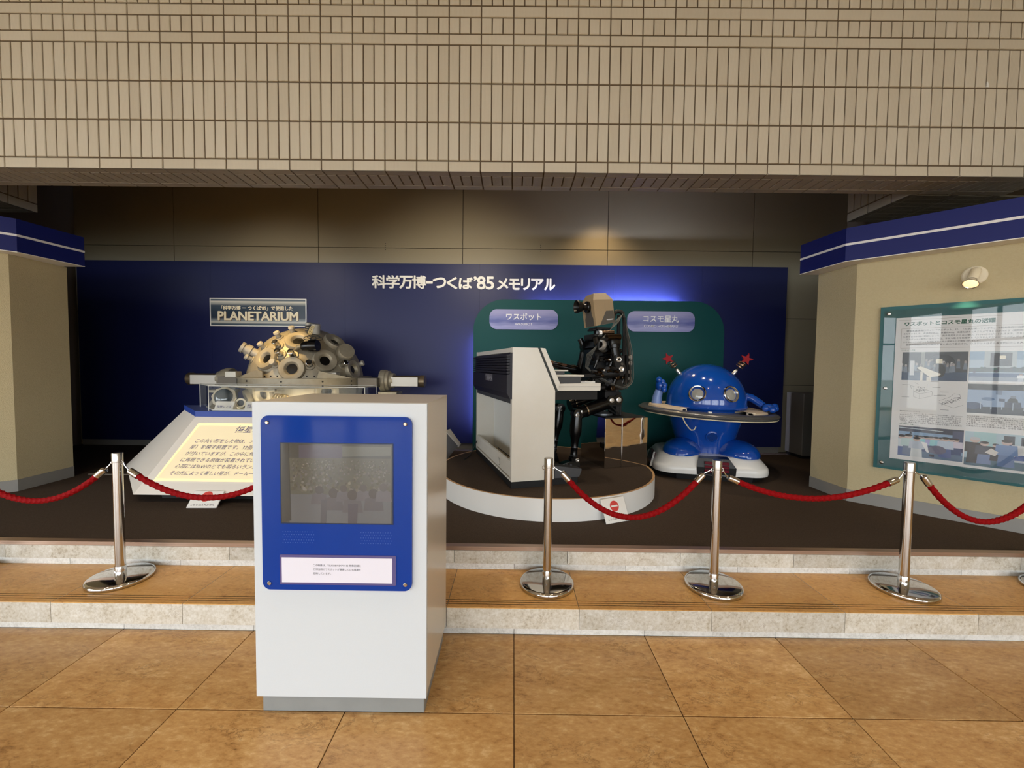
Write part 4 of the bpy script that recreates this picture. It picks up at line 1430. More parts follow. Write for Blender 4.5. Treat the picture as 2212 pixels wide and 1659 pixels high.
pt('ワスボットとコスモ星丸の活躍', 0.322, 1.868, 0.485, M_txt_green, 0.0, res=3, multi=0.0014)
lines1 = ['　鍵盤楽器演奏ロボット「ワスボット」は、「科学万博ーつくば’85」で日本政府が出展したテーマ館に', 'されていました。身長約180cm、体重約80kg、楽譜を読みとることのできるCCDカメラ（両眼結合素子）カメラを', 'にある合計50個の関節によって、両手両足をたくみに使い、バッハからビートルズまで、さまざまな演奏ができ',
          '　ワスボットの製作に当たっては、手足な動きを処理する「システムエンジニアリング」が、高速動作を可能に', 'きるなめらかロボットを運転するための技術などが開発されました。', '　会期中早稲田大学加藤研究室の協力で展示され、ワスボットはその次世代にのこる人気で親しまれた']
for i, t in enumerate(lines1):
    pt(t, 0.335 if i in (0, 3, 5) else 0.318, 1.818 - i * 0.0225, (0.72, 0.735, 0.735, 0.72, 0.42, 0.72)[i] * 1.0)
fr = mk(pol)
for s0, s1, z0, z1 in ((0.304, 1.06, 1.842, 1.8435), (0.304, 1.06, 1.684, 1.6855), (0.304, 0.3055, 1.684, 1.842)):
    slab(s0, s1, z0, z1, 0.0246, 0.0250, fr)
slab(0.285, 0.84, 1.913, 1.9145, 0.0246, 0.0250, fr)
fr.build('box_rule', mat('rule_grey', (150, 140, 130), 0.6), po)
pt('ワスボットの活躍', 0.31, 1.664, 0.08, M_txt_green, 0.0)
pt('コスモ星丸の活躍', 0.318, 1.058, 0.085, M_txt_green, 0.012)
for i in range(6):
    t = ['　このロボットは、「ロボットの目」として活躍する「画像処理装置」、楽譜をみわける', 'する音声を処理する「音声合成装置」、聞き取る「音声認識装置」などで', 'いうと高速制御する「システム」装置が人間の身体の役割を担って', 'る装置と、ワスボットの動きを調節するコンピュータで、演奏する', 'で鍵盤を、親指と人差し指を使って、両手の五本の指で演奏し', '　これは、複雑な動きを学び、自動的な演奏を可能にした結果だ'][i]
    pt(t, 0.326 if i in (0, 5) else 0.318, 1.148 - i * 0.0148, 0.345)
    pt(t[::-1], 0.692, 1.157 - i * 0.0150, 0.36)
pt('鍵盤楽器演奏ロボットシステム', 0.318, 1.166, 0.12)


def photo(s0, s1, z0, z1, items, base):
    m = mk(pol)
    lay = [0]

    def put(pts, col):
        m.ink = col
        lift = 0.0247 + lay[0] * 0.00002
        lay[0] += 1
        m.poly([B(s0 + (s1 - s0) * min(max(u, 0), 1), z0 + (z1 - z0) * min(max(v, 0), 1), lift) for u, v in pts])
    put([(0, 0), (1, 0), (1, 1), (0, 1)], base)
    for it in items:
        put(*it)
    o = m.build('printed_photo', M_inkg, po)
    return o


def man(u, v, h, shirt, legs, hair=(40, 36, 40), skin=(206, 184, 176), w=0.35):
    """a standing printed figure, h high in photo units"""
    x = h * w
    return [([(u - x * 0.42, v), (u + x * 0.42, v), (u + x * 0.36, v + h * 0.48), (u - x * 0.36, v + h * 0.48)], legs),
            ([(u - x * 0.55, v + h * 0.42), (u + x * 0.55, v + h * 0.42), (u + x * 0.5, v + h * 0.80), (u - x * 0.5, v + h * 0.80)], shirt),
            (blob(u, v + h * 0.89, x * 0.26, h * 0.10, 10), skin), (blob(u, v + h * 0.95, x * 0.27, h * 0.06, 10), hair)]


rs = random.Random(11)
it = [([(0, 0), (1, 0), (1, 0.3), (0, 0.3)], (40, 62, 92)), ([(0.14, 0.2), (0.2, 0.2), (0.2, 1), (0.14, 1)], (40, 38, 44)), ([(0.30, 0.4), (0.36, 0.4), (0.36, 1), (0.30, 1)], (140, 142, 134)), (blob(0.62, 0.62, 0.2, 0.3, 20), (26, 26, 30))]
for k in range(30):
    g = rs.randint(110, 200)
    u = rs.random()
    v = 0.52 + 0.2 * rs.random()
    it += [(blob(u, v, 0.02, 0.05, 8), (g, g - 8, g - 10)), ([(u - 0.03, v - 0.25), (u + 0.03, v - 0.25), (u + 0.02, v - 0.04), (u - 0.02, v - 0.04)], (g - 50, g - 40, g - 26))]
it += [([(0.13, 0.18), (0.2, 0.18), (0.2, 0.7), (0.13, 0.7)], (200, 200, 200)), (blob(0.60, 0.36, 0.085, 0.24, 14), (34, 32, 34)), ([(0.24, 0.45), (0.30, 0.5), (0.62, 0.24), (0.58, 0.16), (0.45, 0.12)], (226, 218, 200)), ([(0.24, 0.44), (0.45, 0.11), (0.45, 0.06), (0.24, 0.38)], (26, 26, 30)),
       ([(0.30, 0.0), (0.34, 0.0), (0.34, 0.3), (0.30, 0.33)], (214, 206, 190)), ([(0.40, 0.0), (0.47, 0.0), (0.47, 0.12), (0.40, 0.14)], (214, 206, 190)), (rrect(0.53, 0.63, 0.6, 0.76, 0.02, 3), (236, 228, 206))]
photo(0.318, 0.683, 1.423, 1.651, it, (52, 52, 56))
it = [([(0, 0.72), (1, 0.72), (1, 1), (0, 1)], (120, 150, 178)), ([(0.2, 0.3), (0.62, 0.3), (0.62, 1), (0.2, 1)], (170, 178, 180)), ([(0.28, 0.5), (0.56, 0.5), (0.56, 0.95), (0.28, 0.95)], (44, 38, 38)), (rrect(0.40, 0.48, 0.74, 0.86, 0.02, 3), (232, 220, 190)), (blob(0.46, 0.62, 0.06, 0.12, 10), (26, 24, 26)),
      ([(0, 0.3), (1, 0.3), (1, 0.46), (0, 0.44)], (58, 66, 62)), ([(0, 0.14), (1, 0.14), (1, 0.27), (0, 0.27)], (40, 70, 116)), ([(0, 0), (1, 0), (1, 0.14), (0, 0.14)], (130, 140, 156))]
for k in range(40):
    it.append((blob(rs.random(), 0.30 + 0.16 * rs.random(), 0.02, 0.04, 6), (rs.randint(30, 70), rs.randint(50, 84), rs.randint(56, 80))))
it += man(0.68, 0.0, 0.26, (226, 228, 232), (190, 196, 206))
photo(0.69, 1.06, 1.43, 1.651, it, (166, 184, 200))
it = [([(0, 0.80), (1, 0.80), (1, 1), (0, 1)], (30, 34, 44)), ([(0, 0), (1, 0), (1, 0.28), (0, 0.22)], (34, 46, 68)), (blob(0.28, 0.50, 0.09, 0.06, 12), (88, 118, 160)), (blob(0.60, 0.42, 0.07, 0.16, 12), (30, 36, 52)), (rrect(0.57, 0.64, 0.55, 0.64, 0.02, 2), (120, 130, 150)), ([(0.5, 0.25), (0.72, 0.22), (0.70, 0.42), (0.5, 0.42)], (44, 56, 86)),
      (blob(0.08, 0.26, 0.14, 0.12, 14), (40, 66, 110)), ([(0.42, 0.44), (0.5, 0.42), (0.5, 0.52), (0.42, 0.53)], (40, 58, 96)), ([(0.38, 0.66), (0.46, 0.65), (0.46, 0.80), (0.38, 0.80)], (110, 128, 158))]
for u in (0.18, 0.32, 0.46, 0.60, 0.74, 0.88):
    it.append(([(u, 0.16), (u + 0.012, 0.16), (u + 0.012, 0.4), (u, 0.4)], (176, 190, 210)))
photo(0.69, 1.06, 1.185, 1.407, it, (150, 172, 204))
it = [([(0, 0), (1, 0), (1, 0.2), (0, 0.2)], (92, 120, 150)), ([(0, 0.82), (1, 0.82), (1, 1), (0, 1)], (44, 56, 78)), ([(0, 0.93), (0.7, 0.90), (0.7, 0.92), (0, 0.95)], (210, 222, 230)), ([(0.84, 0.3), (1, 0.3), (1, 0.95), (0.84, 0.95)], (60, 74, 110)), (blob(0.2, 0.78, 0.03, 0.05, 3, pi / 2), (36, 44, 60))]
for k in range(9):
    it += man(0.30 + 0.075 * k, 0.2, 0.52, (rs.randint(150, 220), rs.randint(170, 220), 226), (70, 90, 130), (30, 30, 40))
it += man(0.06, 0.02, 0.68, (214, 224, 230), (84, 108, 160)) + man(0.17, 0.05, 0.68, (190, 214, 216), (110, 128, 156)) + man(0.30, 0.0, 0.66, (196, 206, 220), (222, 226, 228)) + man(0.74, 0.08, 0.66, (200, 214, 232), (90, 110, 160))
it += [([(0.37, 0.52), (0.46, 0.5), (0.5, 0.18), (0.46, 0.2)], (244, 244, 246)), (blob(0.62, 0.3, 0.14, 0.14, 14), (110, 112, 136)), ([(0.5, 0.06), (0.58, 0.06), (0.58, 0.14), (0.5, 0.14)], (30, 40, 60))]
photo(0.318, 0.683, 0.80, 1.046, it, (138, 168, 200))
it = [([(0, 0), (1, 0), (1, 0.22), (0, 0.22)], (70, 106, 126)), ([(0.12, 0.55), (0.42, 0.55), (0.42, 1), (0.12, 1)], (168, 204, 208)), ([(0.52, 0.5), (0.66, 0.5), (0.66, 0.95), (0.52, 0.95)], (46, 52, 64)), ([(0.74, 0.5), (1, 0.5), (1, 0.93), (0.74, 0.93)], (48, 54, 66)), ([(0.62, 0.3), (0.82, 0.3), (0.82, 0.7), (0.62, 0.7)], (214, 214, 216)), (blob(0.80, 0.32, 0.15, 0.12, 16), (44, 82, 150)), (blob(0.80, 0.25, 0.20, 0.03, 16), (196, 204, 214))]
it += man(0.14, 0.08, 0.76, (30, 30, 36), (34, 34, 42), (196, 196, 200)) + man(0.27, 0.08, 0.66, (60, 64, 80), (120, 140, 180)) + man(0.42, 0.2, 0.5, (40, 42, 54), (40, 40, 50)) + man(0.56, 0.06, 0.78, (110, 140, 186), (96, 124, 170))
it += [([(0.28, 0.42), (0.36, 0.56), (0.46, 0.46), (0.42, 0.34)], (226, 220, 214))]
photo(0.69, 1.06, 0.785, 1.044, it, (176, 200, 212))
# line drawing of the machine parts
dr = mk(pol)


def stroke(a, b, w=0.0012):
    pa, pb = Vector((a[0], a[1])), Vector((b[0], b[1]))
    d = (pb - pa).normalized()
    n = Vector((-d.y, d.x)) * w / 2
    dr.poly([B(p.x, p.y, 0.0249) for p in (pa - n, pb - n, pb + n, pa + n)])


for a, b in (((0.395, 1.29), (0.43, 1.275)), ((0.43, 1.275), (0.50, 1.30)), ((0.50, 1.30), (0.50, 1.335)), ((0.50, 1.335), (0.43, 1.315)), ((0.43, 1.315), (0.395, 1.33)), ((0.395, 1.33), (0.395, 1.29)), ((0.43, 1.275), (0.43, 1.315)), ((0.395, 1.33), (0.465, 1.35)), ((0.465, 1.35), (0.50, 1.335)),
             ((0.395, 1.33), (0.395, 1.385)), ((0.47, 1.345), (0.47, 1.395)), ((0.375, 1.38), (0.40, 1.37)), ((0.375, 1.38), (0.38, 1.355)), ((0.40, 1.405), (0.42, 1.39)), ((0.54, 1.25), (0.62, 1.215)), ((0.62, 1.215), (0.67, 1.24)), ((0.54, 1.265), (0.60, 1.30)), ((0.60, 1.30), (0.62, 1.325)), ((0.62, 1.325), (0.65, 1.32)), ((0.65, 1.32), (0.655, 1.30)), ((0.655, 1.30), (0.62, 1.295))):
    stroke(a, b)
for k in range(70):
    u, v = 0.41 + 0.05 * rs.random(), 1.335 + 0.035 * rs.random()
    stroke((u, v), (u + 0.012 * (rs.random() - 0.5), v + 0.014 * (rs.random() - 0.5)), 0.0016)
    t = rs.random()
    u, v = 0.55 + 0.1 * t, 1.24 + 0.05 * t + 0.025 * (rs.random() - 0.5)
    stroke((u, v), (u + 0.02 * (rs.random() - 0.3), v + 0.014 * (rs.random() - 0.5)), 0.0016)
for u, v in ((0.325, 1.385), (0.325, 1.285), (0.49, 1.415), (0.50, 1.37), (0.51, 1.305), (0.545, 1.335), (0.53, 1.31), (0.55, 1.195)):
    stroke((u, v), (u + 0.045, v), 0.0022)
dr.build('line_drawing', M_txt_dark, po)

# wall lamp above the poster
wl_ = B(0.69, 2.225, 0.0)
lm = thing('wall_spot_lamp', 'small cream spot lamp on the beige wall above the poster', 'lamp', wl_)
M_cream = mat('lamp_cream', (232, 222, 196), 0.4)
mk(wl_).lathe([(0.070, 0), (0.070, 0.012), (0.062, 0.020), (0, 0.021)], wl_, DN, 28).build('base_plate', M_cream, lm)
hd_ = wl_ + DN * 0.045 + Vector((0, 0, 0.012))
aim = (DN * 0.80 + Vector((0, 0, -1)) - DS * 0.25).normalized()
mk(wl_).cyl(wl_ + DN * 0.015, hd_, 0.014).build('arm', M_cream, lm)
mk(wl_).lathe([(0, -0.035), (0.028, -0.035), (0.031, -0.03), (0.031, 0.07), (0.026, 0.072)], hd_, aim, 22).build('lamp_holder', M_cream, lm)
mk(wl_).lathe([(0.024, 0.07), (0.03, 0.085), (0.046, 0.115), (0.043, 0.115), (0.02, 0.085)], hd_, aim, 22).build('reflector', mat('bulb_reflector', (220, 214, 204), 0.15, 0.9), lm)
mk(wl_).lathe([(0.040, 0.112), (0.022, 0.120), (0, 0.122)], hd_, aim, 18).build('bulb', mat('bulb_glow', (255, 236, 196), 0.3, emit=(255, 220, 160, 1.2)), lm)
lamp('wall_lamp_spot', 'SPOT', hd_ + aim * 0.14, hd_ + aim * 0.14 + Vector((0, 0, -1)) - DN * 0.30 - DS * 0.04, 16, WARM2, 0.02, 70, 1.0)

# ------------------------------------------------------------------ electronic organ (own frame: a towards the player, b along the keyboard)
TH = radians(16.5)
OC = Vector((-0.009, 3.306, ZP))


def OW(a, b, z=0.0):
    """organ frame to world"""
    return (OC.x + a * cos(TH) - b * sin(TH), OC.y + a * sin(TH) + b * cos(TH), z)


og = thing('electronic_organ', 'white three-manual electronic organ seen from its open back, on the platform', 'organ', OC, TH)
mk().box(0.0, 0.372, 0.0, 1.45, 0.0, 0.055).box(0.372, 0.60, 0.02, 1.43, 0.0, 0.06).build('plinth', M_blackm, og)
sidep = [(0.0, 0.055), (0.372, 0.055), (0.372, 0.795), (0.215, 1.147), (0.0, 1.147)]
for b0, b1 in ((0.0, 0.045), (1.405, 1.45)):
    m = mk().prism(sidep, b0, b1, 'y')
    m.build('side_panel', M_organ, og)
    mk().prism([(0.215, 1.147), (0.372, 0.795), (0.384, 0.783), (0.396, 0.795), (0.236, 1.147)], b0 + 0.002, b1 - 0.002, 'y').build('dark_inlay', M_dgrey if False else mat('inlay_green_black', (28, 34, 32), 0.4), og)
    mk().prism([(0.237, 1.147), (0.397, 0.795), (0.412, 0.862), (0.28, 1.144)], b0, b1, 'y').build('front_cheek', M_organ, og)
mk().box(0.0, 0.276, 0.045, 1.405, 1.108, 1.145).build('top_panel', M_organ, og)
mk().prism([(0.255, 1.10), (0.276, 1.10), (0.41, 0.86), (0.39, 0.86)], 0.045, 1.405, 'y').build('music_panel', M_organ, og)
mk().box(0.20, 0.215, 0.045, 1.405, 0.10, 1.10).build('inner_panel', mat('organ_inner_white', (214, 216, 214), 0.3), og)
mk().box(0.0, 0.20, 0.045, 1.405, 0.075, 0.088).build('bottom_board', mat('organ_inner_tan', (190, 172, 140), 0.5), og)
mk().box(0.06, 0.13, 0.30, 0.55, 0.088, 0.090).build('vent_plate', mat('vent_tan', (160, 136, 100), 0.6), og)
rail = mk()
rail.box(0.0, 0.02, 0.045, 0.36, 0.056, 0.215).box(0.0, 0.02, 0.44, 1.405, 0.056, 0.215).box(0.0, 0.02, 0.36, 0.44, 0.056, 0.105).box(0.0, 0.02, 0.36, 0.44, 0.17, 0.215)
rail.build('lower_rail', M_organ, og)
mk().box(0.018, 0.03, 0.36, 0.44, 0.105, 0.17).build('socket', M_bore, og)
mk().box(0.0, 0.02, 0.045, 1.405, 0.69, 0.76).build('upper_rail', mat('organ_rail_dark', (58, 60, 66), 0.5), og)
# speaker cover with louvres and lettering
cv = mk().prism([(0.0, 0.73), (-0.018, 0.73), (-0.045, 0.78), (-0.045, 0.925), (-0.02, 0.93), (-0.02, 1.10), (0.0, 1.105)], 0.0, 1.40, 'y')
cv.build('speaker_cover', M_navyblk, og)
for k in range(7):
    mk().prism([(-0.02, 0.937 + k * 0.0225), (-0.045, 0.937 + k * 0.0225), (-0.048, 0.951 + k * 0.0225), (-0.02, 0.956 + k * 0.0225)], 0.003, 1.397, 'y').build('louvre_slat', M_navyblk, og)
text('YAMAHA', 'brand_lettering', og, (-0.0458, 0.638, 0.858), (0, -1, 0), (0, 0, 1), mat('brand_grey', (150, 150, 160), 0.4), width=0.295, height=0.066, align='C', bold=0.02)
# manuals
mk().box(0.36, 0.79, 0.06, 1.39, 0.715, 0.792).build('key_bed', M_blackm, og)
lw = mk().prism([(0.402, 0.793), (0.800, 0.793), (0.806, 0.800), (0.806, 0.858), (0.402, 0.853)], 0.03, 1.42, 'y')
lw.build('lower_manual', M_organ, og)
mk().box(0.398, 0.8066, 0.0288, 1.4212, 0.8255, 0.8285).build('seam', M_dgrey, og)
mk().box(0.62, 0.80, 0.12, 1.33, 0.858, 0.868).build('white_keys', M_white, og)
for z0, z1, a1, nm in ((0.912, 0.928, 0.655, 'middle_manual'), (0.958, 0.970, 0.505, 'upper_manual')):
    mk().box(0.385, a1 - 0.03, 0.05, 1.40, z0 - 0.054, z0).build('manual_riser', mat('riser_grey', (66, 68, 72), 0.5), og)
    mk().cbox(0.38, a1, 0.04, 1.41, z0, z1, 0.003).build(nm, M_organ, og)
bk = mk()
for k in range(30):
    if k % 7 not in (2, 6):
        b = 0.14 + k * 0.04
        bk.box(0.63, 0.71, b, b + 0.02, 0.866, 0.877)
tag(bk.build('black_keys', M_black, og), kind='stuff')
# swell pedal block at the near end
mk().prism([(0.38, 0.062), (0.605, 0.062), (0.625, 0.115), (0.625, 0.128), (0.38, 0.166)], 0.0, 0.10, 'y').build('pedal_block', mat('pedal_grey', (70, 72, 76), 0.5), og)
for k in range(10):
    mk().box(0.40, 0.60, 0.20 + k * 0.11, 0.24 + k * 0.11, 0.062, 0.075).build('bass_pedal', M_blackm, og)
ocb = mk(OW(-0.02, 1.35, ZP))
ocb.tube([OW(-0.012, 1.33, ZP + 0.16), OW(-0.04, 1.36, ZP + 0.08), OW(-0.08, 1.34, ZP + 0.012), OW(-0.13, 1.22, ZP + 0.006), OW(-0.2, 1.1, ZP + 0.006)], 0.005, 6)
oc_ = ocb.build('mains_cable', M_blackm)
oc_.location = OW(-0.02, 1.35, ZP)
tag(oc_, 'thin black cable trailing from the back corner of the white organ', 'cable')

# ------------------------------------------------------------------ mirror steel stool
sB = OW(1.32, 0.69, ZP)
stl = thing('mirror_stool', 'box stool of mirror-polished steel under the organ-playing robot', 'stool', sB, TH)
so = (1.32, 0.69, 0)
mk(so).box(1.082, 1.562, 0.432, 0.955, 0.0, 0.492).build('body', M_mirror, stl)
mk(so).cbox(1.084, 1.262, 0.4285, 0.4320, 0.002, 0.492, 0.001).build('panel', M_mirror, stl)
mk(so).cbox(1.276, 1.560, 0.4285, 0.4320, 0.002, 0.492, 0.001).build('panel', M_mirror, stl)
mk(so).cyl((1.269, 0.430, 0.002), (1.269, 0.430, 0.492), 0.006, seg=10).build('corner_strip', M_chrome, stl)
mk(so).box(1.10, 1.55, 0.45, 0.94, 0.492, 0.500).build('seat', M_blackm, stl)

# ------------------------------------------------------------------ organ-playing humanoid robot
RO = (1.32, 0.69, 1.005)
rb = thing('humanoid_robot', 'black humanoid robot with a beige camera head seated at the organ', 'robot', OW(*RO), TH)
M_rhead = mat('head_beige', (160, 140, 110), 0.5)
M_rhead2 = mat('head_grey', (82, 78, 72), 0.5)
M_bronze = mat('bronze_black', (58, 42, 26), 0.22, 0.8)
M_silver = mat('silver_disc', (226, 224, 220), 0.25, 0.7)
M_cab = mat('cable_brown', (52, 46, 40), 0.55)


def R():
    return mk(RO)


bm_ = 0.69
# head: chamfered box tipped back a little
hp = []
for s in (-1, 1):
    o, i = bm_ + s * 0.13, bm_ + s * 0.085
    hp += [(1.03, o, 1.912), (1.238, o, 1.955), (1.208, o, 2.185), (0.992, o, 2.168), (1.15, i, 2.253), (1.018, i, 2.240)]
R().hull(hp).build('head', M_rhead, rb)
R().prism([(1.075, 1.9225), (1.2385, 1.956), (1.218, 2.075), (1.135, 2.066)], bm_ - 0.1312, bm_ - 0.1302, 'y').build('cheek_panel', M_rhead2, rb)
R().prism([(1.125, 2.085), (1.18, 2.09), (1.178, 2.145), (1.12, 2.142)], bm_ - 0.1316, bm_ - 0.1302, 'y').build('side_plate', M_rhead, rb)
text('WASUBOT', 'lettering', rb, Vector((1.145, bm_ - 0.1322, 1.972)) - Vector(RO), (1, 0, 0.14), (-0.14, 0, 1), M_txt_white, width=0.075, bold=0.03)
# front grey cut-out below the lens (front plane runs from (1.03,1.912) to (0.992,2.168))


def hf(b, z, l=0.0012):
    return (1.03 - (z - 1.912) * 0.1484 - l, b, z)


fp = [(0.60, 1.914), (0.60, 1.99), (0.625, 2.03), (0.625, 2.075), (0.755, 2.075), (0.755, 2.03), (0.78, 1.99), (0.78, 1.914)]
R().add([hf(b, z) for b, z in fp], [list(range(len(fp)))[::-1]]).build('front_panel', M_rhead2, rb)
cl = Vector((1.005, bm_ - 0.01, 2.112))
axl = Vector((-1, -0.02, -0.03)).normalized()
R().lathe([(0.058, -0.02), (0.058, 0.028), (0.052, 0.034), (0.036, 0.034), (0.036, 0.075), (0.045, 0.078)], cl, axl, 28).build('lens_barrel', M_black, rb)
R().lathe([(0.036, 0.07), (0.048, 0.082), (0.066, 0.135), (0.066, 0.142), (0.062, 0.142), (0.040, 0.09), (0, 0.088)], cl, axl, 28).build('lens_hood', M_bore, rb)
# neck
R().box(1.06, 1.22, 0.60, 0.78, 1.885, 1.905).box(1.03, 1.07, 0.63, 0.75, 1.872, 1.888).build('neck_plate', M_blackm, rb)
R().lathe([(0.075, 0), (0.075, 0.07), (0.055, 0.075), (0.055, 0.13)], (1.13, bm_, 1.76), (0, 0, 1), 18).build('neck', M_black, rb)
# torso: frame plates and motors
R().cbox(1.17, 1.30, 0.60, 0.78, 1.22, 1.78, 0.01).build('spine_block', M_blackm, rb)
R().hull([(1.02, 0.53, 1.70), (1.28, 0.53, 1.72), (1.02, 0.85, 1.70), (1.28, 0.85, 1.72), (1.06, 0.56, 1.80), (1.25, 0.56, 1.80), (1.06, 0.82, 1.80), (1.25, 0.82, 1.80)]).build('shoulder_yoke', M_black, rb)
R().hull([(1.03, 0.55, 1.50), (1.26, 0.55, 1.50), (1.03, 0.83, 1.50), (1.26, 0.83, 1.50), (1.10, 0.58, 1.27), (1.30, 0.58, 1.27), (1.10, 0.80, 1.27), (1.30, 0.80, 1.27), (1.02, 0.57, 1.68), (1.24, 0.57, 1.68), (1.02, 0.81, 1.68), (1.24, 0.81, 1.68)]).build('chest_block', M_bore, rb)
R().cyl((1.10, 0.47, 1.795), (1.245, 0.47, 1.80), 0.035, seg=20).build('shoulder_motor', M_bronze, rb)
R().cyl((1.08, 0.55, 1.845), (1.21, 0.53, 1.85), 0.022, seg=14).build('neck_motor', M_bronze, rb)
R().lathe([(0.02, 0.0), (0.028, 0.0), (0.028, 0.03), (0.02, 0.03)], (1.055, 0.555, 1.84), (1, -0.1, 0), 14).build('motor_cap', M_silver, rb)
for s in (-1, 1):
    b = bm_ + s * 0.20
    R().cyl((1.08, bm_ + s * 0.12, 1.72), (1.08, b, 1.72), 0.072, seg=26).build('shoulder_joint', M_black, rb)
    R().lathe([(0.034, 0), (0.034, 0.008), (0.050, 0.010), (0.052, 0.004), (0.052, -0.03)], (1.045, b, 1.72), (-0.92, s * 0.30, 0.15), 26).build('shoulder_ring', M_silver, rb)
rs = random.Random(21)
for k in range(30):
    a, b, z = 1.02 + 0.22 * rs.random(), 0.50 + 0.06 * rs.random() if k % 3 else 0.58 + 0.25 * rs.random(), 1.32 + 0.34 * rs.random()
    d = [Vector((1, 0, 0.2)), Vector((0, -1, 0)), Vector((0.2, 0, 1)), Vector((0.6, -0.5, 0.6))][k % 4].normalized()
    r = 0.014 + 0.018 * rs.random()
    h = 0.05 + 0.05 * rs.random()
    p = Vector((a, b, z))
    R().lathe([(0, 0), (r, 0), (r, h), (r * 0.6, h + 0.003), (r * 0.6, h + 0.012), (0, h + 0.012)], p, d, 14).build('motor', [M_black, M_bronze, M_blackm, M_dgrey][k % 4] if k % 5 else mat('motor_brown', (84, 54, 34), 0.35, 0.4), rb)
    if k % 4 == 1:
        R().lathe([(0, 0.003), (r * 0.5, 0.002), (r * 0.55, 0)], p + d * (h + 0.012), d, 12).build('motor_cap', M_silver, rb)
for k in range(12):
    a, z = 1.02 + 0.24 * rs.random(), 1.30 + 0.36 * rs.random()
    R().cbox(a, a + 0.03 + 0.05 * rs.random(), 0.53, 0.56, z, z + 0.02 + 0.03 * rs.random(), 0.003).build('bracket', [M_blackm, M_dgrey, M_black][k % 3], rb)
# dense lower trunk: motors, rods and small brackets in front of the spine
for k in range(44):
    a, z = 0.97 + 0.34 * rs.random(), 1.27 + 0.24 * rs.random()
    b = 0.49 + 0.08 * rs.random()
    d = [Vector((1, -0.1, 0.15)), Vector((0.3, -0.2, 1)), Vector((0, -1, 0.1)), Vector((-0.8, -0.2, 0.4))][k % 4].normalized()
    r = 0.010 + 0.016 * rs.random()
    h = 0.04 + 0.06 * rs.random()
    R().lathe([(0, 0), (r, 0), (r, h), (r * 0.55, h + 0.003), (r * 0.55, h + 0.010), (0, h + 0.010)], (a, b, z), d, 12).build('motor', [M_blackm, M_black, M_bronze, M_bore][k % 4], rb)
R().hull([(0.98, 0.50, 1.33), (1.32, 0.50, 1.30), (0.98, 0.80, 1.33), (1.32, 0.80, 1.30), (1.02, 0.52, 1.52), (1.30, 0.52, 1.52), (1.02, 0.82, 1.52), (1.30, 0.82, 1.52)]).build('trunk_block', M_bore, rb)
R().cbox(1.02, 1.27, 0.57, 0.81, 1.78, 1.835, 0.008).build('collar_plate', M_blackm, rb)
for s in (-1, 1):
    R().cyl((1.00, bm_ + s * 0.17, 1.80), (1.06, bm_ + s * 0.15, 1.66), 0.03, seg=14).build('collar_motor', M_black, rb)
# near arm
sh, el = Vector((1.17, 0.445, 1.755)), Vector((1.205, 0.425, 1.56))
R().cbox(1.12, 1.225, 0.41, 0.49, 1.715, 1.775, 0.008).build('shoulder_bracket', M_black, rb)
R().lathe([(0.05, 0), (0.05, 0.03), (0.042, 0.035), (0.046, 0.13), (0.05, 0.16), (0, 0.16)], sh + Vector((0, 0, -0.03)), el - sh, 20).build('upper_arm', M_black, rb)
cap = [(1.195 + 0.055 * cos(t), 1.578 + 0.055 * sin(t)) for t in [pi * 0.0 + pi * k / 10 for k in range(11)]] + [(1.225 + 0.055 * cos(t), 1.475 + 0.055 * sin(t)) for t in [pi + pi * k / 10 for k in range(11)]]
R().prism(cap, 0.395, 0.425, 'y').build('elbow_plate', M_blackm, rb)
for a, z, r, m_ in ((1.194, 1.577, 0.028, M_silver), (1.224, 1.483, 0.028, M_silver), (1.228, 1.533, 0.014, M_rhead2)):
    R().lathe([(r, 0), (r, 0.008), (r * 0.8, 0.012), (r * 0.25, 0.010), (0, 0.006)], (a, 0.395, z), (0, -1, 0), 22).build('joint_disc', m_, rb)
fa0, fa1 = Vector((1.21, 0.43, 1.455)), Vector((0.93, 0.46, 1.415))
R().lathe([(0.045, 0), (0.048, 0.10), (0.036, 0.12), (0.032, 0.25), (0.03, 0.285), (0, 0.285)], fa0, fa1 - fa0, 18).build('forearm', M_blackm, rb)
for k in range(16):
    p = fa0.lerp(fa1, 0.06 * k) + Vector((0, -0.045 + 0.03 * rs.random(), 0.05 * rs.random()))
    R().cyl(p, p + Vector((-0.05, -0.02 * rs.random(), 0.04 * (rs.random() - 0.3))), 0.010 + 0.008 * rs.random(), seg=10).build('motor', [M_black, M_bronze, M_dgrey, M_blackm][k % 4], rb)
for k in range(5):
    p = fa0.lerp(fa1, 0.15 + 0.17 * k)
    R().cyl(p + Vector((0, -0.03, 0.02)), p + Vector((-0.05, -0.035, 0.032 - 0.01 * (k % 2))), 0.016, seg=12).build('motor', [M_bronze, M_black, M_dgrey][k % 3], rb)


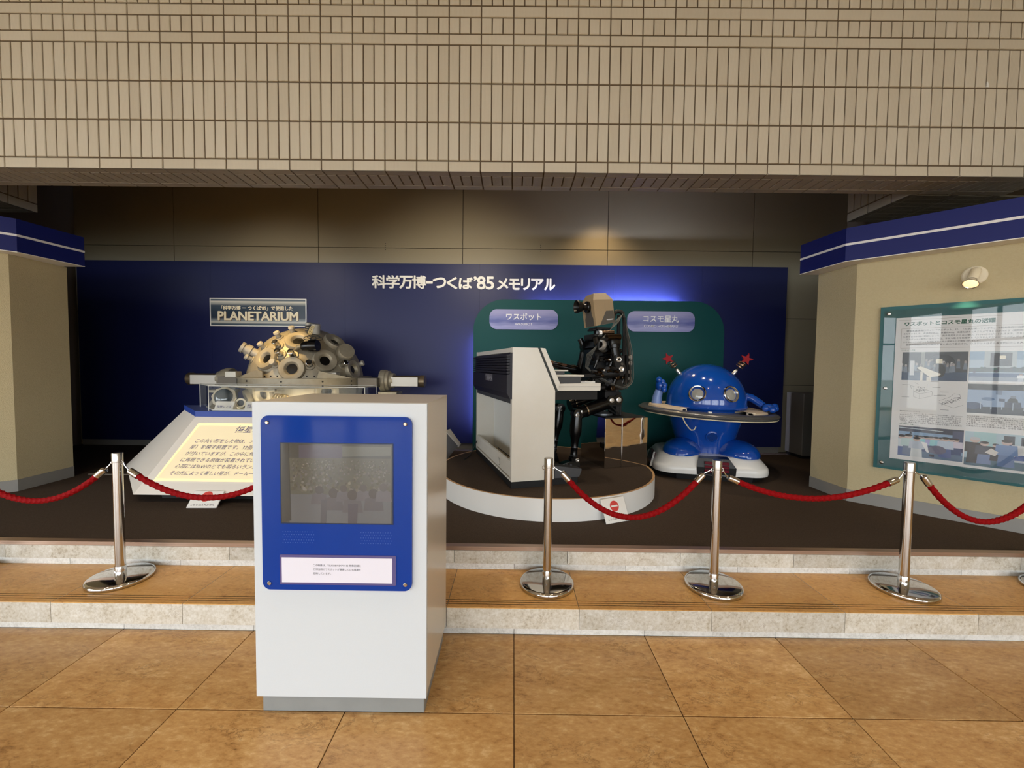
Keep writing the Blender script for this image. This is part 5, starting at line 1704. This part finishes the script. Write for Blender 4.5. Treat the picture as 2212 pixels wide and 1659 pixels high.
def hand(wr, dirv, zt):
    """palm with four fingers of unequal length and a thumb, curled down on the keys"""
    wr, d = Vector(wr), Vector(dirv).normalized()
    s = Vector((-d.y, d.x, 0))
    pm = R()
    pm.hull([wr + s * t + Vector((0, 0, h)) for t in (-0.032, 0.032) for h in (-0.012, 0.016)] + [wr + d * 0.085 + s * t + Vector((0, 0, h)) for t in (-0.042, 0.042) for h in (-0.010, 0.012)])
    pm.build('palm', M_blackm, rb)
    for k, (t, L) in enumerate(((-0.036, 0.062), (-0.012, 0.075), (0.012, 0.080), (0.036, 0.070))):
        p0 = wr + d * 0.08 + s * t
        p1 = p0 + d * L * 0.55 + Vector((0, 0, 0.006))
        p2 = p1 + d * L * 0.35 + Vector((0, 0, -0.025))
        p3 = p2 + d * 0.010 + Vector((0, 0, zt - p2.z))
        R().tube([p0, p1, p2, p3], lambda q: 0.0095 - 0.003 * q, 8).build('finger', M_black, rb)
    p0 = wr + d * 0.02 - s * 0.034
    R().tube([p0, p0 - s * 0.03 + d * 0.03, p0 - s * 0.036 + d * 0.065 + Vector((0, 0, zt - p0.z))], lambda q: 0.011 - 0.003 * q, 8).build('thumb', M_black, rb)


hand((0.93, 0.46, 1.415), (-1, 0.1, 0), 1.378)
# far arm reaching to the upper manual
fs, fe, fw = Vector((1.10, 0.93, 1.72)), Vector((1.06, 0.98, 1.46)), Vector((0.68, 0.95, 1.53))
R().lathe([(0.05, 0), (0.045, 0.14), (0.048, 0.26), (0, 0.26)], fs, fe - fs, 18).build('upper_arm', M_black, rb)
R().lathe([(0.05, -0.02), (0.05, 0.10), (0.036, 0.13), (0.034, 0.36), (0, 0.38)], fe, fw - fe, 18).build('forearm', M_black, rb)
for k in range(6):
    p = fe.lerp(fw, 0.2 + 0.14 * k)
    R().cyl(p + Vector((0, -0.035, 0.02)), p + Vector((-0.06, -0.03, 0.03)), 0.018, seg=12).build('motor', [M_bronze, M_black, mat('motor_brown', (84, 54, 34), 0.35, 0.4)][k % 3], rb)
hand((0.60, 0.95, 1.535), (-1, 0.0, 0), 1.478)
R().lathe([(0.012, 0), (0.012, 0.006), (0, 0.007)], (0.56, 0.915, 1.545), (0, -1, 0.2), 12).build('joint_disc', M_silver, rb)
# mast with cable loom
R().cbox(1.345, 1.375, 0.675, 0.705, 1.22, 2.05, 0.004).build('mast', M_blackm, rb)
R().cbox(1.375, 1.40, 0.62, 0.64, 1.40, 2.02, 0.004).build('mast', M_blackm, rb)
R().tube([(1.29, 0.69, 2.00), (1.30, 0.69, 2.06), (1.335, 0.69, 2.085), (1.38, 0.69, 2.085), (1.405, 0.68, 2.06)], 0.022, 10).build('mast_hook', M_blackm, rb)
for k in range(18):
    o = rs.random()
    w = rs.random() - 0.5
    out = 1.40 + 0.09 * o
    pts = [(1.39, 0.66 + 0.05 * w, 2.06), (1.40 + 0.02 * o, 0.65 + 0.08 * w, 1.92), (out, 0.62 + 0.12 * w, 1.68), (out + 0.015 * o, 0.60 + 0.12 * w, 1.50), (out - 0.02, 0.56 + 0.12 * w, 1.36), (1.33, 0.52 + 0.1 * w, 1.275 + 0.05 * o), (1.20, 0.50 + 0.08 * w, 1.30 + 0.05 * o), (1.06, 0.52 + 0.1 * w, 1.36 + 0.06 * o), (0.97, 0.60 + 0.1 * w, 1.43)]
    P = []
    for i in range(len(pts) - 1):                        # smooth the loom by Catmull-Rom
        p = [Vector(pts[max(0, min(len(pts) - 1, j))]) for j in (i - 1, i, i + 1, i + 2)]
        for q in range(4):
            t = q / 4
            P.append(0.5 * ((2 * p[1]) + (p[2] - p[0]) * t + (2 * p[0] - 5 * p[1] + 4 * p[2] - p[3]) * t * t + (3 * p[1] - p[0] - 3 * p[2] + p[3]) * t ** 3))
    P.append(Vector(pts[-1]))
    R().tube(P, 0.0042 if k % 3 else 0.003, 6).build('cable', M_cab if k % 4 else mat('cable_grey', (96, 96, 90), 0.5), rb)
for k in range(5):
    w = k / 4
    R().tube([(1.39, 0.66, 2.06), (1.30 - 0.05 * w, 0.60, 1.96), (1.19, 0.56, 1.88), (1.06 + 0.03 * w, 0.50, 1.78), (0.97 - 0.06 * w, 0.52, 1.62), (0.94 - 0.03 * w, 0.54, 1.50), (1.02, 0.52, 1.40)], 0.0026, 6).build('cable', mat('cable_grey', (96, 96, 90), 0.5), rb)
for z in (1.605, 1.545, 1.455, 1.385):
    R().lathe([(0.023, 0), (0.023, 0.012), (0.008, 0.014), (0.006, 0.008), (0, 0.008)], (1.43, 0.575, z), (0.25, -1, 0), 20).build('pulley', M_silver, rb)
R().cbox(1.40, 1.44, 0.585, 0.63, 1.36, 1.63, 0.004).build('pulley_bracket', M_blackm, rb)
# pelvis, seat post
R().cbox(1.15, 1.34, 0.57, 0.81, 1.10, 1.25, 0.012).build('pelvis', M_blackm, rb)
R().box(1.17, 1.32, 0.62, 0.76, 1.25, 1.30).build('waist', M_dgrey, rb)
for a, z, r in ((1.214, 1.166, 0.025), (1.294, 1.170, 0.027)):
    R().cyl((a, 0.60, z), (a, 0.548, z), r * 1.9, seg=20).build('hip_joint', M_black, rb)
    R().lathe([(r, 0), (r, 0.008), (r * 0.7, 0.011), (r * 0.3, 0.011), (r * 0.3, 0.004), (0, 0.004)], (a, 0.547, z), (0, -1, 0), 20).build('joint_disc', M_silver, rb)
R().cbox(1.30, 1.36, 0.60, 0.78, 1.005, 1.12, 0.006).build('seat_post', M_blackm, rb)
R().lathe([(0.10, 0.0), (0.10, 0.016), (0.07, 0.02), (0.055, 0.035), (0.03, 0.04), (0.03, 0.095), (0, 0.095)], (1.20, 0.69, 1.005), (0, 0, 1), 28).build('seat_mount', mat('mount_grey', (120, 124, 128), 0.3, 0.7), rb)
for p, q_ in (((1.16, 0.62, 1.10), (1.32, 0.62, 1.01)), ((1.22, 0.60, 1.12), (1.34, 0.60, 1.01)), ((1.35, 0.60, 1.15), (1.35, 0.60, 1.0))):
    R().cyl(p, q_, 0.009, seg=8).build('strut', M_blackm, rb)
# legs
for (b, hip_, kn, an) in ((0.58, (1.17, 1.135), (0.845, 1.035), (0.818, 0.575)), (0.84, (1.17, 1.165), (0.765, 1.065), (0.70, 0.575))):
    H, Kn, A = Vector((hip_[0], b, hip_[1])), Vector((kn[0], b, kn[1])), Vector((an[0], b, an[1]))
    R().lathe([(0, 0), (0.066, 0), (0.066, 0.24), (0.060, 0.245), (0.062, 0.255), (0.064, 0.30), (0, 0.30)], H, Kn - H, 26).build('thigh', M_black, rb)
    R().lathe([(0.066, 0.232), (0.0675, 0.232), (0.0675, 0.245), (0.066, 0.245)], H, Kn - H, 26).build('thigh_ring', M_chrome, rb)
    R().cyl(Kn + Vector((0, -0.045, 0)), Kn + Vector((0, 0.045, 0)), 0.052, seg=24).build('knee_joint', M_black, rb)
    for da, dz in (((-0.016, -0.012), (0.043, 0.024)) if b < 0.7 else ((-0.03, 0.012), (0.0, 0.02), (0.0, -0.012))):
        r = 0.020 if b < 0.7 else 0.011
        R().lathe([(r, 0), (r, 0.008), (r * 0.6, 0.011), (r * 0.3, 0.005), (0, 0.005)], Kn + Vector((da, -0.045, dz)), (0, -1, 0), 18).build('joint_disc', M_silver, rb)
    R().lathe([(0, -0.02), (0.05, -0.02), (0.056, 0.05), (0.060, 0.12), (0.060, 0.18), (0.052, 0.22), (0.040, 0.27), (0.036, 0.33), (0.037, 0.335), (0.034, 0.34), (0.034, 0.42), (0.037, 0.425), (0.037, 0.46), (0, 0.46)], Kn, A - Kn, 24).build('shin', M_black, rb)
    for h in (0.335, 0.42):
        R().lathe([(0.034, -0.002), (0.0385, -0.002), (0.0385, 0.003), (0.034, 0.003)], Kn + (A - Kn).normalized() * h, A - Kn, 20).build('shin_ring', mat('ring_grey', (110, 112, 116), 0.3, 0.6), rb)
    R().cyl(A + Vector((0.0, -0.04, 0.0)), A + Vector((0.0, 0.04, 0.0)), 0.036, seg=18).build('ankle_joint', M_black, rb)
    if b < 0.7:
        R().lathe([(0.02, 0), (0.02, 0.008), (0.014, 0.012), (0.006, 0.006), (0, 0.006)], A + Vector((0.022, -0.04, 0.0)), (0, -1, 0), 18).build('joint_disc', M_silver, rb)
    R().hull([(A.x + 0.055, b - 0.045, 0.507), (A.x + 0.055, b + 0.045, 0.507), (A.x - 0.19, b - 0.05, 0.507), (A.x - 0.19, b + 0.05, 0.507), (A.x + 0.045, b - 0.04, 0.56), (A.x + 0.045, b + 0.04, 0.56), (A.x - 0.05, b - 0.042, 0.565), (A.x - 0.05, b + 0.042, 0.565), (A.x - 0.18, b - 0.045, 0.53), (A.x - 0.18, b + 0.045, 0.53)]).build('foot', M_black, rb)
    for k in range(3):
        R().lathe([(0.012, 0), (0.012, 0.004), (0.006, 0.005), (0, 0.003)], (A.x - 0.05 - 0.045 * k, b - 0.047, 0.532), (0, -1, 0.1), 12).build('foot_bolt', M_dgrey, rb)

# ------------------------------------------------------------------ blue domed robot
BP = Vector((2.215, 4.75, ZS))
br = thing('domed_robot', 'blue domed robot with two porthole lamps and a wide ring on a white base', 'robot', BP, radians(-12))
M_blue = mat('gloss_blue', (16, 72, 166), 0.12, coat=0.5)
M_rw = mat('robot_white', (228, 228, 226), 0.25)
M_beige = mat('ring_beige', (206, 192, 170), 0.5)
M_rgrey = mat('ring_grey', (140, 136, 124), 0.45)
DZ = 0.755


def hullbase(z0, z1, i0, i1, inset=0.0):
    def oct_(i):
        return [(-0.60 + i, -0.36 + i * 0.6), (-0.40 + i * 0.5, -0.55 + i), (0.38 - i * 0.5, -0.55 + i), (0.55 - i, -0.36 + i * 0.6), (0.55 - i, 0.42 - i), (-0.60 + i, 0.42 - i)]
    return [(x, y, z0) for x, y in oct_(i0)] + [(x, y, z1) for x, y in oct_(i1)]


m = mk()
def outline(i, n=8):
    x0, x1, y0, y1, c_ = -0.60 + i, 0.55 - i, -0.55 + i, 0.42 - i, 0.20
    return rrect(x0, x1, y0, y1, c_, n)


lay = [(0.062, 0.014), (0.066, 0.004), (0.10, 0.0), (0.135, 0.004), (0.150, 0.012), (0.222, 0.066), (0.238, 0.082), (0.245, 0.105)]
vs, fs = [], []
for z, i in lay:
    vs += [(x, y, z) for x, y in outline(i)]
n_ = len(outline(0))
for k in range(len(lay) - 1):
    fs += [[k * n_ + q, k * n_ + (q + 1) % n_, (k + 1) * n_ + (q + 1) % n_, (k + 1) * n_ + q] for q in range(n_)]
fs.append([(len(lay) - 1) * n_ + q for q in range(n_)])
m.add(vs, fs, True)
bo = m.build('base', M_rw, br)
mk().hull(hullbase(0.0, 0.064, 0.05, 0.035)).build('skirt', M_blackm, br)
gr_ = mk().hull([(-0.185, -0.552, 0.07), (0.185, -0.552, 0.07), (-0.17, -0.535, 0.236), (0.13, -0.535, 0.236), (0.19, -0.556, 0.15), (-0.19, -0.556, 0.15), (-0.15, -0.44, 0.246), (0.13, -0.44, 0.246), (0, -0.45, 0.10)])
gr_.build('front_grille', M_bore, br)
for z in (0.10, 0.14, 0.18):
    for s in (-0.115, 0.045):
        mk().cbox(s, s + 0.075, -0.566, -0.553, z, z + 0.03, 0.003).build('red_bar', mat('dark_red_lens', (96, 20, 34), 0.2), br)
mk().hull([(-0.60, -0.30, 0.09), (-0.60, 0.02, 0.09), (-0.565, -0.29, 0.22), (-0.565, 0.02, 0.22), (-0.622, -0.28, 0.10), (-0.622, 0.02, 0.10), (-0.59, -0.27, 0.215), (-0.59, 0.02, 0.215)]).build('side_lamp', mat('dark_red_lens', (96, 20, 34), 0.2), br)
lw = mk()
lw.hull([(-0.61, -0.34, 0.08), (-0.628, -0.32, 0.08), (-0.575, -0.33, 0.235), (-0.59, -0.31, 0.235), (-0.61, -0.315, 0.08), (-0.575, -0.305, 0.235)])
lw.build('lamp_frame', M_rw, br)
mk().lathe([(0.30, 0.24), (0.30, 0.29), (0.315, 0.36), (0.345, 0.46), (0.375, 0.56), (0.395, 0.66), (0.40, 0.72)], (0, 0, 0), (0, 0, 1), 48).build('body', M_blue, br)
sk = mk()
sk.lathe([(0.062, 0.0), (0.062, 0.010), (0.054, 0.013), (0.052, 0.006), (0, 0.006)], (0.0, -0.338, 0.435), (0, -1, -0.28), 28)
sk.build('speaker_rim', M_blue, br)
sd = mk()
for i in range(-4, 5):
    for j in range(-4, 5):
        if i * i + j * j <= 17:
            sd.cyl((i * 0.0112, -0.3455 - j * 0.0031, 0.433 + j * 0.0112), (i * 0.0112, -0.349 - j * 0.0031, 0.432 + j * 0.0112), 0.0036, seg=6)
tag(sd.build('speaker_holes', mat('hole_navy', (8, 26, 70), 0.4), br), kind='stuff')
for s in (-1, 1):
    f = mk()
    M3 = Matrix.Rotation(radians(s * 16), 3, 'Z')
    f.ell((s * 0.285, -0.24, 0.245), 0.20, 0.26, 0.155, 32, 18, M3)
    f.v = [(x, y, max(z, 0.2385)) for x, y, z in f.v]
    f.build('foot', M_blue, br)
# ring (tilted down to its right)
RT = Matrix.Rotation(radians(2.2), 3, 'Y')


def ringed(mb):
    mb.v = [tuple(RT @ (Vector(p) - Vector((0, 0, 0.70))) + Vector((0, 0, 0.70))) for p in mb.v]
    return mb


ringed(mk().lathe([(0.4200, 0.700), (0.6204, 0.700), (0.6580, 0.716), (0.7003, 0.712), (0.7285, 0.695), (0.7351, 0.678), (0.7257, 0.664), (0.7097, 0.660)], (0, 0, 0), (0, 0, 1), 96)).build('ring_rim', M_rgrey, br)
ringed(mk().lathe([(0.7116, 0.661), (0.6862, 0.648), (0.5828, 0.634), (0.4000, 0.634), (0.4000, 0.70)], (0, 0, 0), (0, 0, 1), 96)).build('ring_underside', mat('ring_under_grey', (150, 152, 150), 0.5), br)
ringed(mk().lathe([(0.7210, 0.660), (0.7247, 0.655), (0.7210, 0.650), (0.7097, 0.652)], (0, 0, 0), (0, 0, 1), 96, a0=radians(200), a1=radians(352))).build('white_piping', mat('piping_cream', (226, 216, 184), 0.5), br)
ringed(mk().lathe([(0.7294, 0.6935), (0.7370, 0.690), (0.7370, 0.686), (0.7313, 0.684)], (0, 0, 0), (0, 0, 1), 96)).build('rim_line', mat('rim_dark', (76, 72, 66), 0.5), br)
# a0=0 lies along +x; front is -y (270 degrees)
ringed(mk().lathe([(0.40, 0.705), (0.40, 0.735), (0.57, 0.735), (0.615, 0.725), (0.625, 0.705)], (0, 0, 0), (0, 0, 1), 72, a0=radians(-57), a1=radians(237))).build('ring_cover', M_beige, br)
for a in (-55, 235):
    ca_, sa_ = cos(radians(a)), sin(radians(a))
    c = Vector((ca_ * 0.57, sa_ * 0.57, 0.72))
    t_ = mk()
    for dx0, dx1, dz0, dz1 in ((-0.035, 0.035, 0.008, 0.014), (-0.035, 0.035, -0.018, -0.012), (-0.035, -0.028, -0.012, 0.008), (0.028, 0.035, -0.012, 0.008)):
        t_.box(c.x + dx0, c.x + dx1, c.y - 0.03, c.y + 0.02, c.z + dz0, c.z + dz1)
    ringed(t_).build('bracket', mat('bracket_cream', (214, 204, 186), 0.4), br)
ringed(mk().cbox(-0.11, -0.075, -0.63, -0.60, 0.70, 0.728, 0.003)).build('latch', M_rw, br)
ringed(mk().tube([(-0.36, -0.67, 0.655), (-0.33, -0.66, 0.60), (-0.28, -0.60, 0.545), (-0.25, -0.57, 0.52), (-0.22, -0.56, 0.525), (-0.205, -0.56, 0.56)], 0.006, 7)).build('loose_strip', mat('piping_cream', (226, 216, 184), 0.5), br)
# dome
prof_ = [(0.41, DZ - 0.04), (0.432, DZ - 0.02), (0.434, DZ - 0.005), (0.425, DZ + 0.01)] + [(0.425 * cos(t), DZ + 0.02 + 0.445 * sin(t)) for t in [radians(a) for a in range(3, 91, 3)]]
mk().lathe(prof_, (0, 0, 0), (0, 0, 1), 72).build('dome', M_blue, br)
for s in (-1, 1):
    az = radians(-90 + s * 24)
    el_ = radians(17)
    n = Vector((cos(az) * cos(el_), sin(az) * cos(el_), sin(el_)))
    p = Vector((cos(az) * 0.405, sin(az) * 0.405, DZ + 0.145))
    mk().lathe([(0.090, -0.03), (0.090, 0.012), (0.083, 0.020), (0.075, 0.018), (0.068, 0.0), (0.064, -0.02)], p, n, 36).build('porthole_ring', M_chrome, br)
    mk().lathe([(0.066, -0.004), (0.04, 0.006), (0, 0.010)], p, n, 30).build('porthole_lens', mat('lens_cloudy', (150, 150, 146), 0.15, coat=1.0), br)
    # antenna
    b0 = Vector((s * 0.285, 0.0, DZ + 0.02 + 0.335))
    d = Vector((s * 0.62, 0, 0.785))
    mk().lathe([(0.020, -0.02), (0.020, 0.04), (0.016, 0.055), (0.009, 0.062), (0, 0.062)], b0, d, 16).build('antenna_socket', M_silver, br)
    mk().cyl(b0 + d * 0.05, b0 + d * 0.19, 0.006, seg=8).build('antenna_rod', M_blackm, br)
    for k in range(3):
        mk().lathe([(0.026, -0.004), (0.042, -0.004), (0.042, 0.004), (0.026, 0.004), (0.026, -0.004)], b0 + d * (0.105 + 0.024 * k), (d + Vector((0, 0.15 * (k - 1), 0.1))).normalized(), 20).build('antenna_coil', mat('copper_ring', (146, 116, 92), 0.3, 0.8), br)
    sc0 = b0 + d * 0.215
    stp = []
    for k in range(10):
        r = 0.070 if k % 2 == 0 else 0.030
        t = radians(90 + 36 * k - s * 20)
        stp.append((sc0.x + r * cos(t), sc0.z + r * sin(t)))
    mk().prism(stp, sc0.y - 0.012, sc0.y + 0.012, 'y').build('antenna_tip', mat('tip_red', (140, 10, 24), 0.5, spec=0.2), br)
# arms
la = mk()
la.tube([(-0.53, 0.02, 0.74), (-0.525, 0.01, 0.83), (-0.505, 0.0, 0.91)], lambda q: 0.062 - 0.018 * q, 18)
la.build('arm', mat('cuff_pale_blue', (120, 146, 204), 0.25), br)
lh = mk()
lh.ell((-0.50, 0.0, 0.965), 0.052, 0.06, 0.075, 20, 14).build('hand', M_blue, br)
for i, (x, y, z, r) in enumerate(((-0.515, -0.02, 1.03, 0.034), (-0.475, -0.03, 1.00, 0.034), (-0.455, -0.05, 0.965, 0.032), (-0.46, -0.06, 0.92, 0.034))):
    mk().ell((x, y, z), r, r, r * 1.15, 16, 10).build('finger', M_blue, br)
ra = mk()
ra.tube([(0.40, -0.02, 0.86), (0.47, -0.05, 0.845), (0.53, -0.09, 0.80), (0.565, -0.13, 0.765)], lambda q: 0.046 - 0.008 * q, 16)
ra.build('arm', M_blue, br)
mk().ell((0.60, -0.17, 0.755), 0.06, 0.055, 0.042, 20, 12).build('hand', M_blue, br)
for x, y, z in ((0.555, -0.225, 0.745), (0.615, -0.24, 0.735), (0.655, -0.20, 0.745), (0.665, -0.155, 0.765)):
    mk().ell((x, y, z), 0.036, 0.036, 0.034, 16, 10).build('finger', M_blue, br)
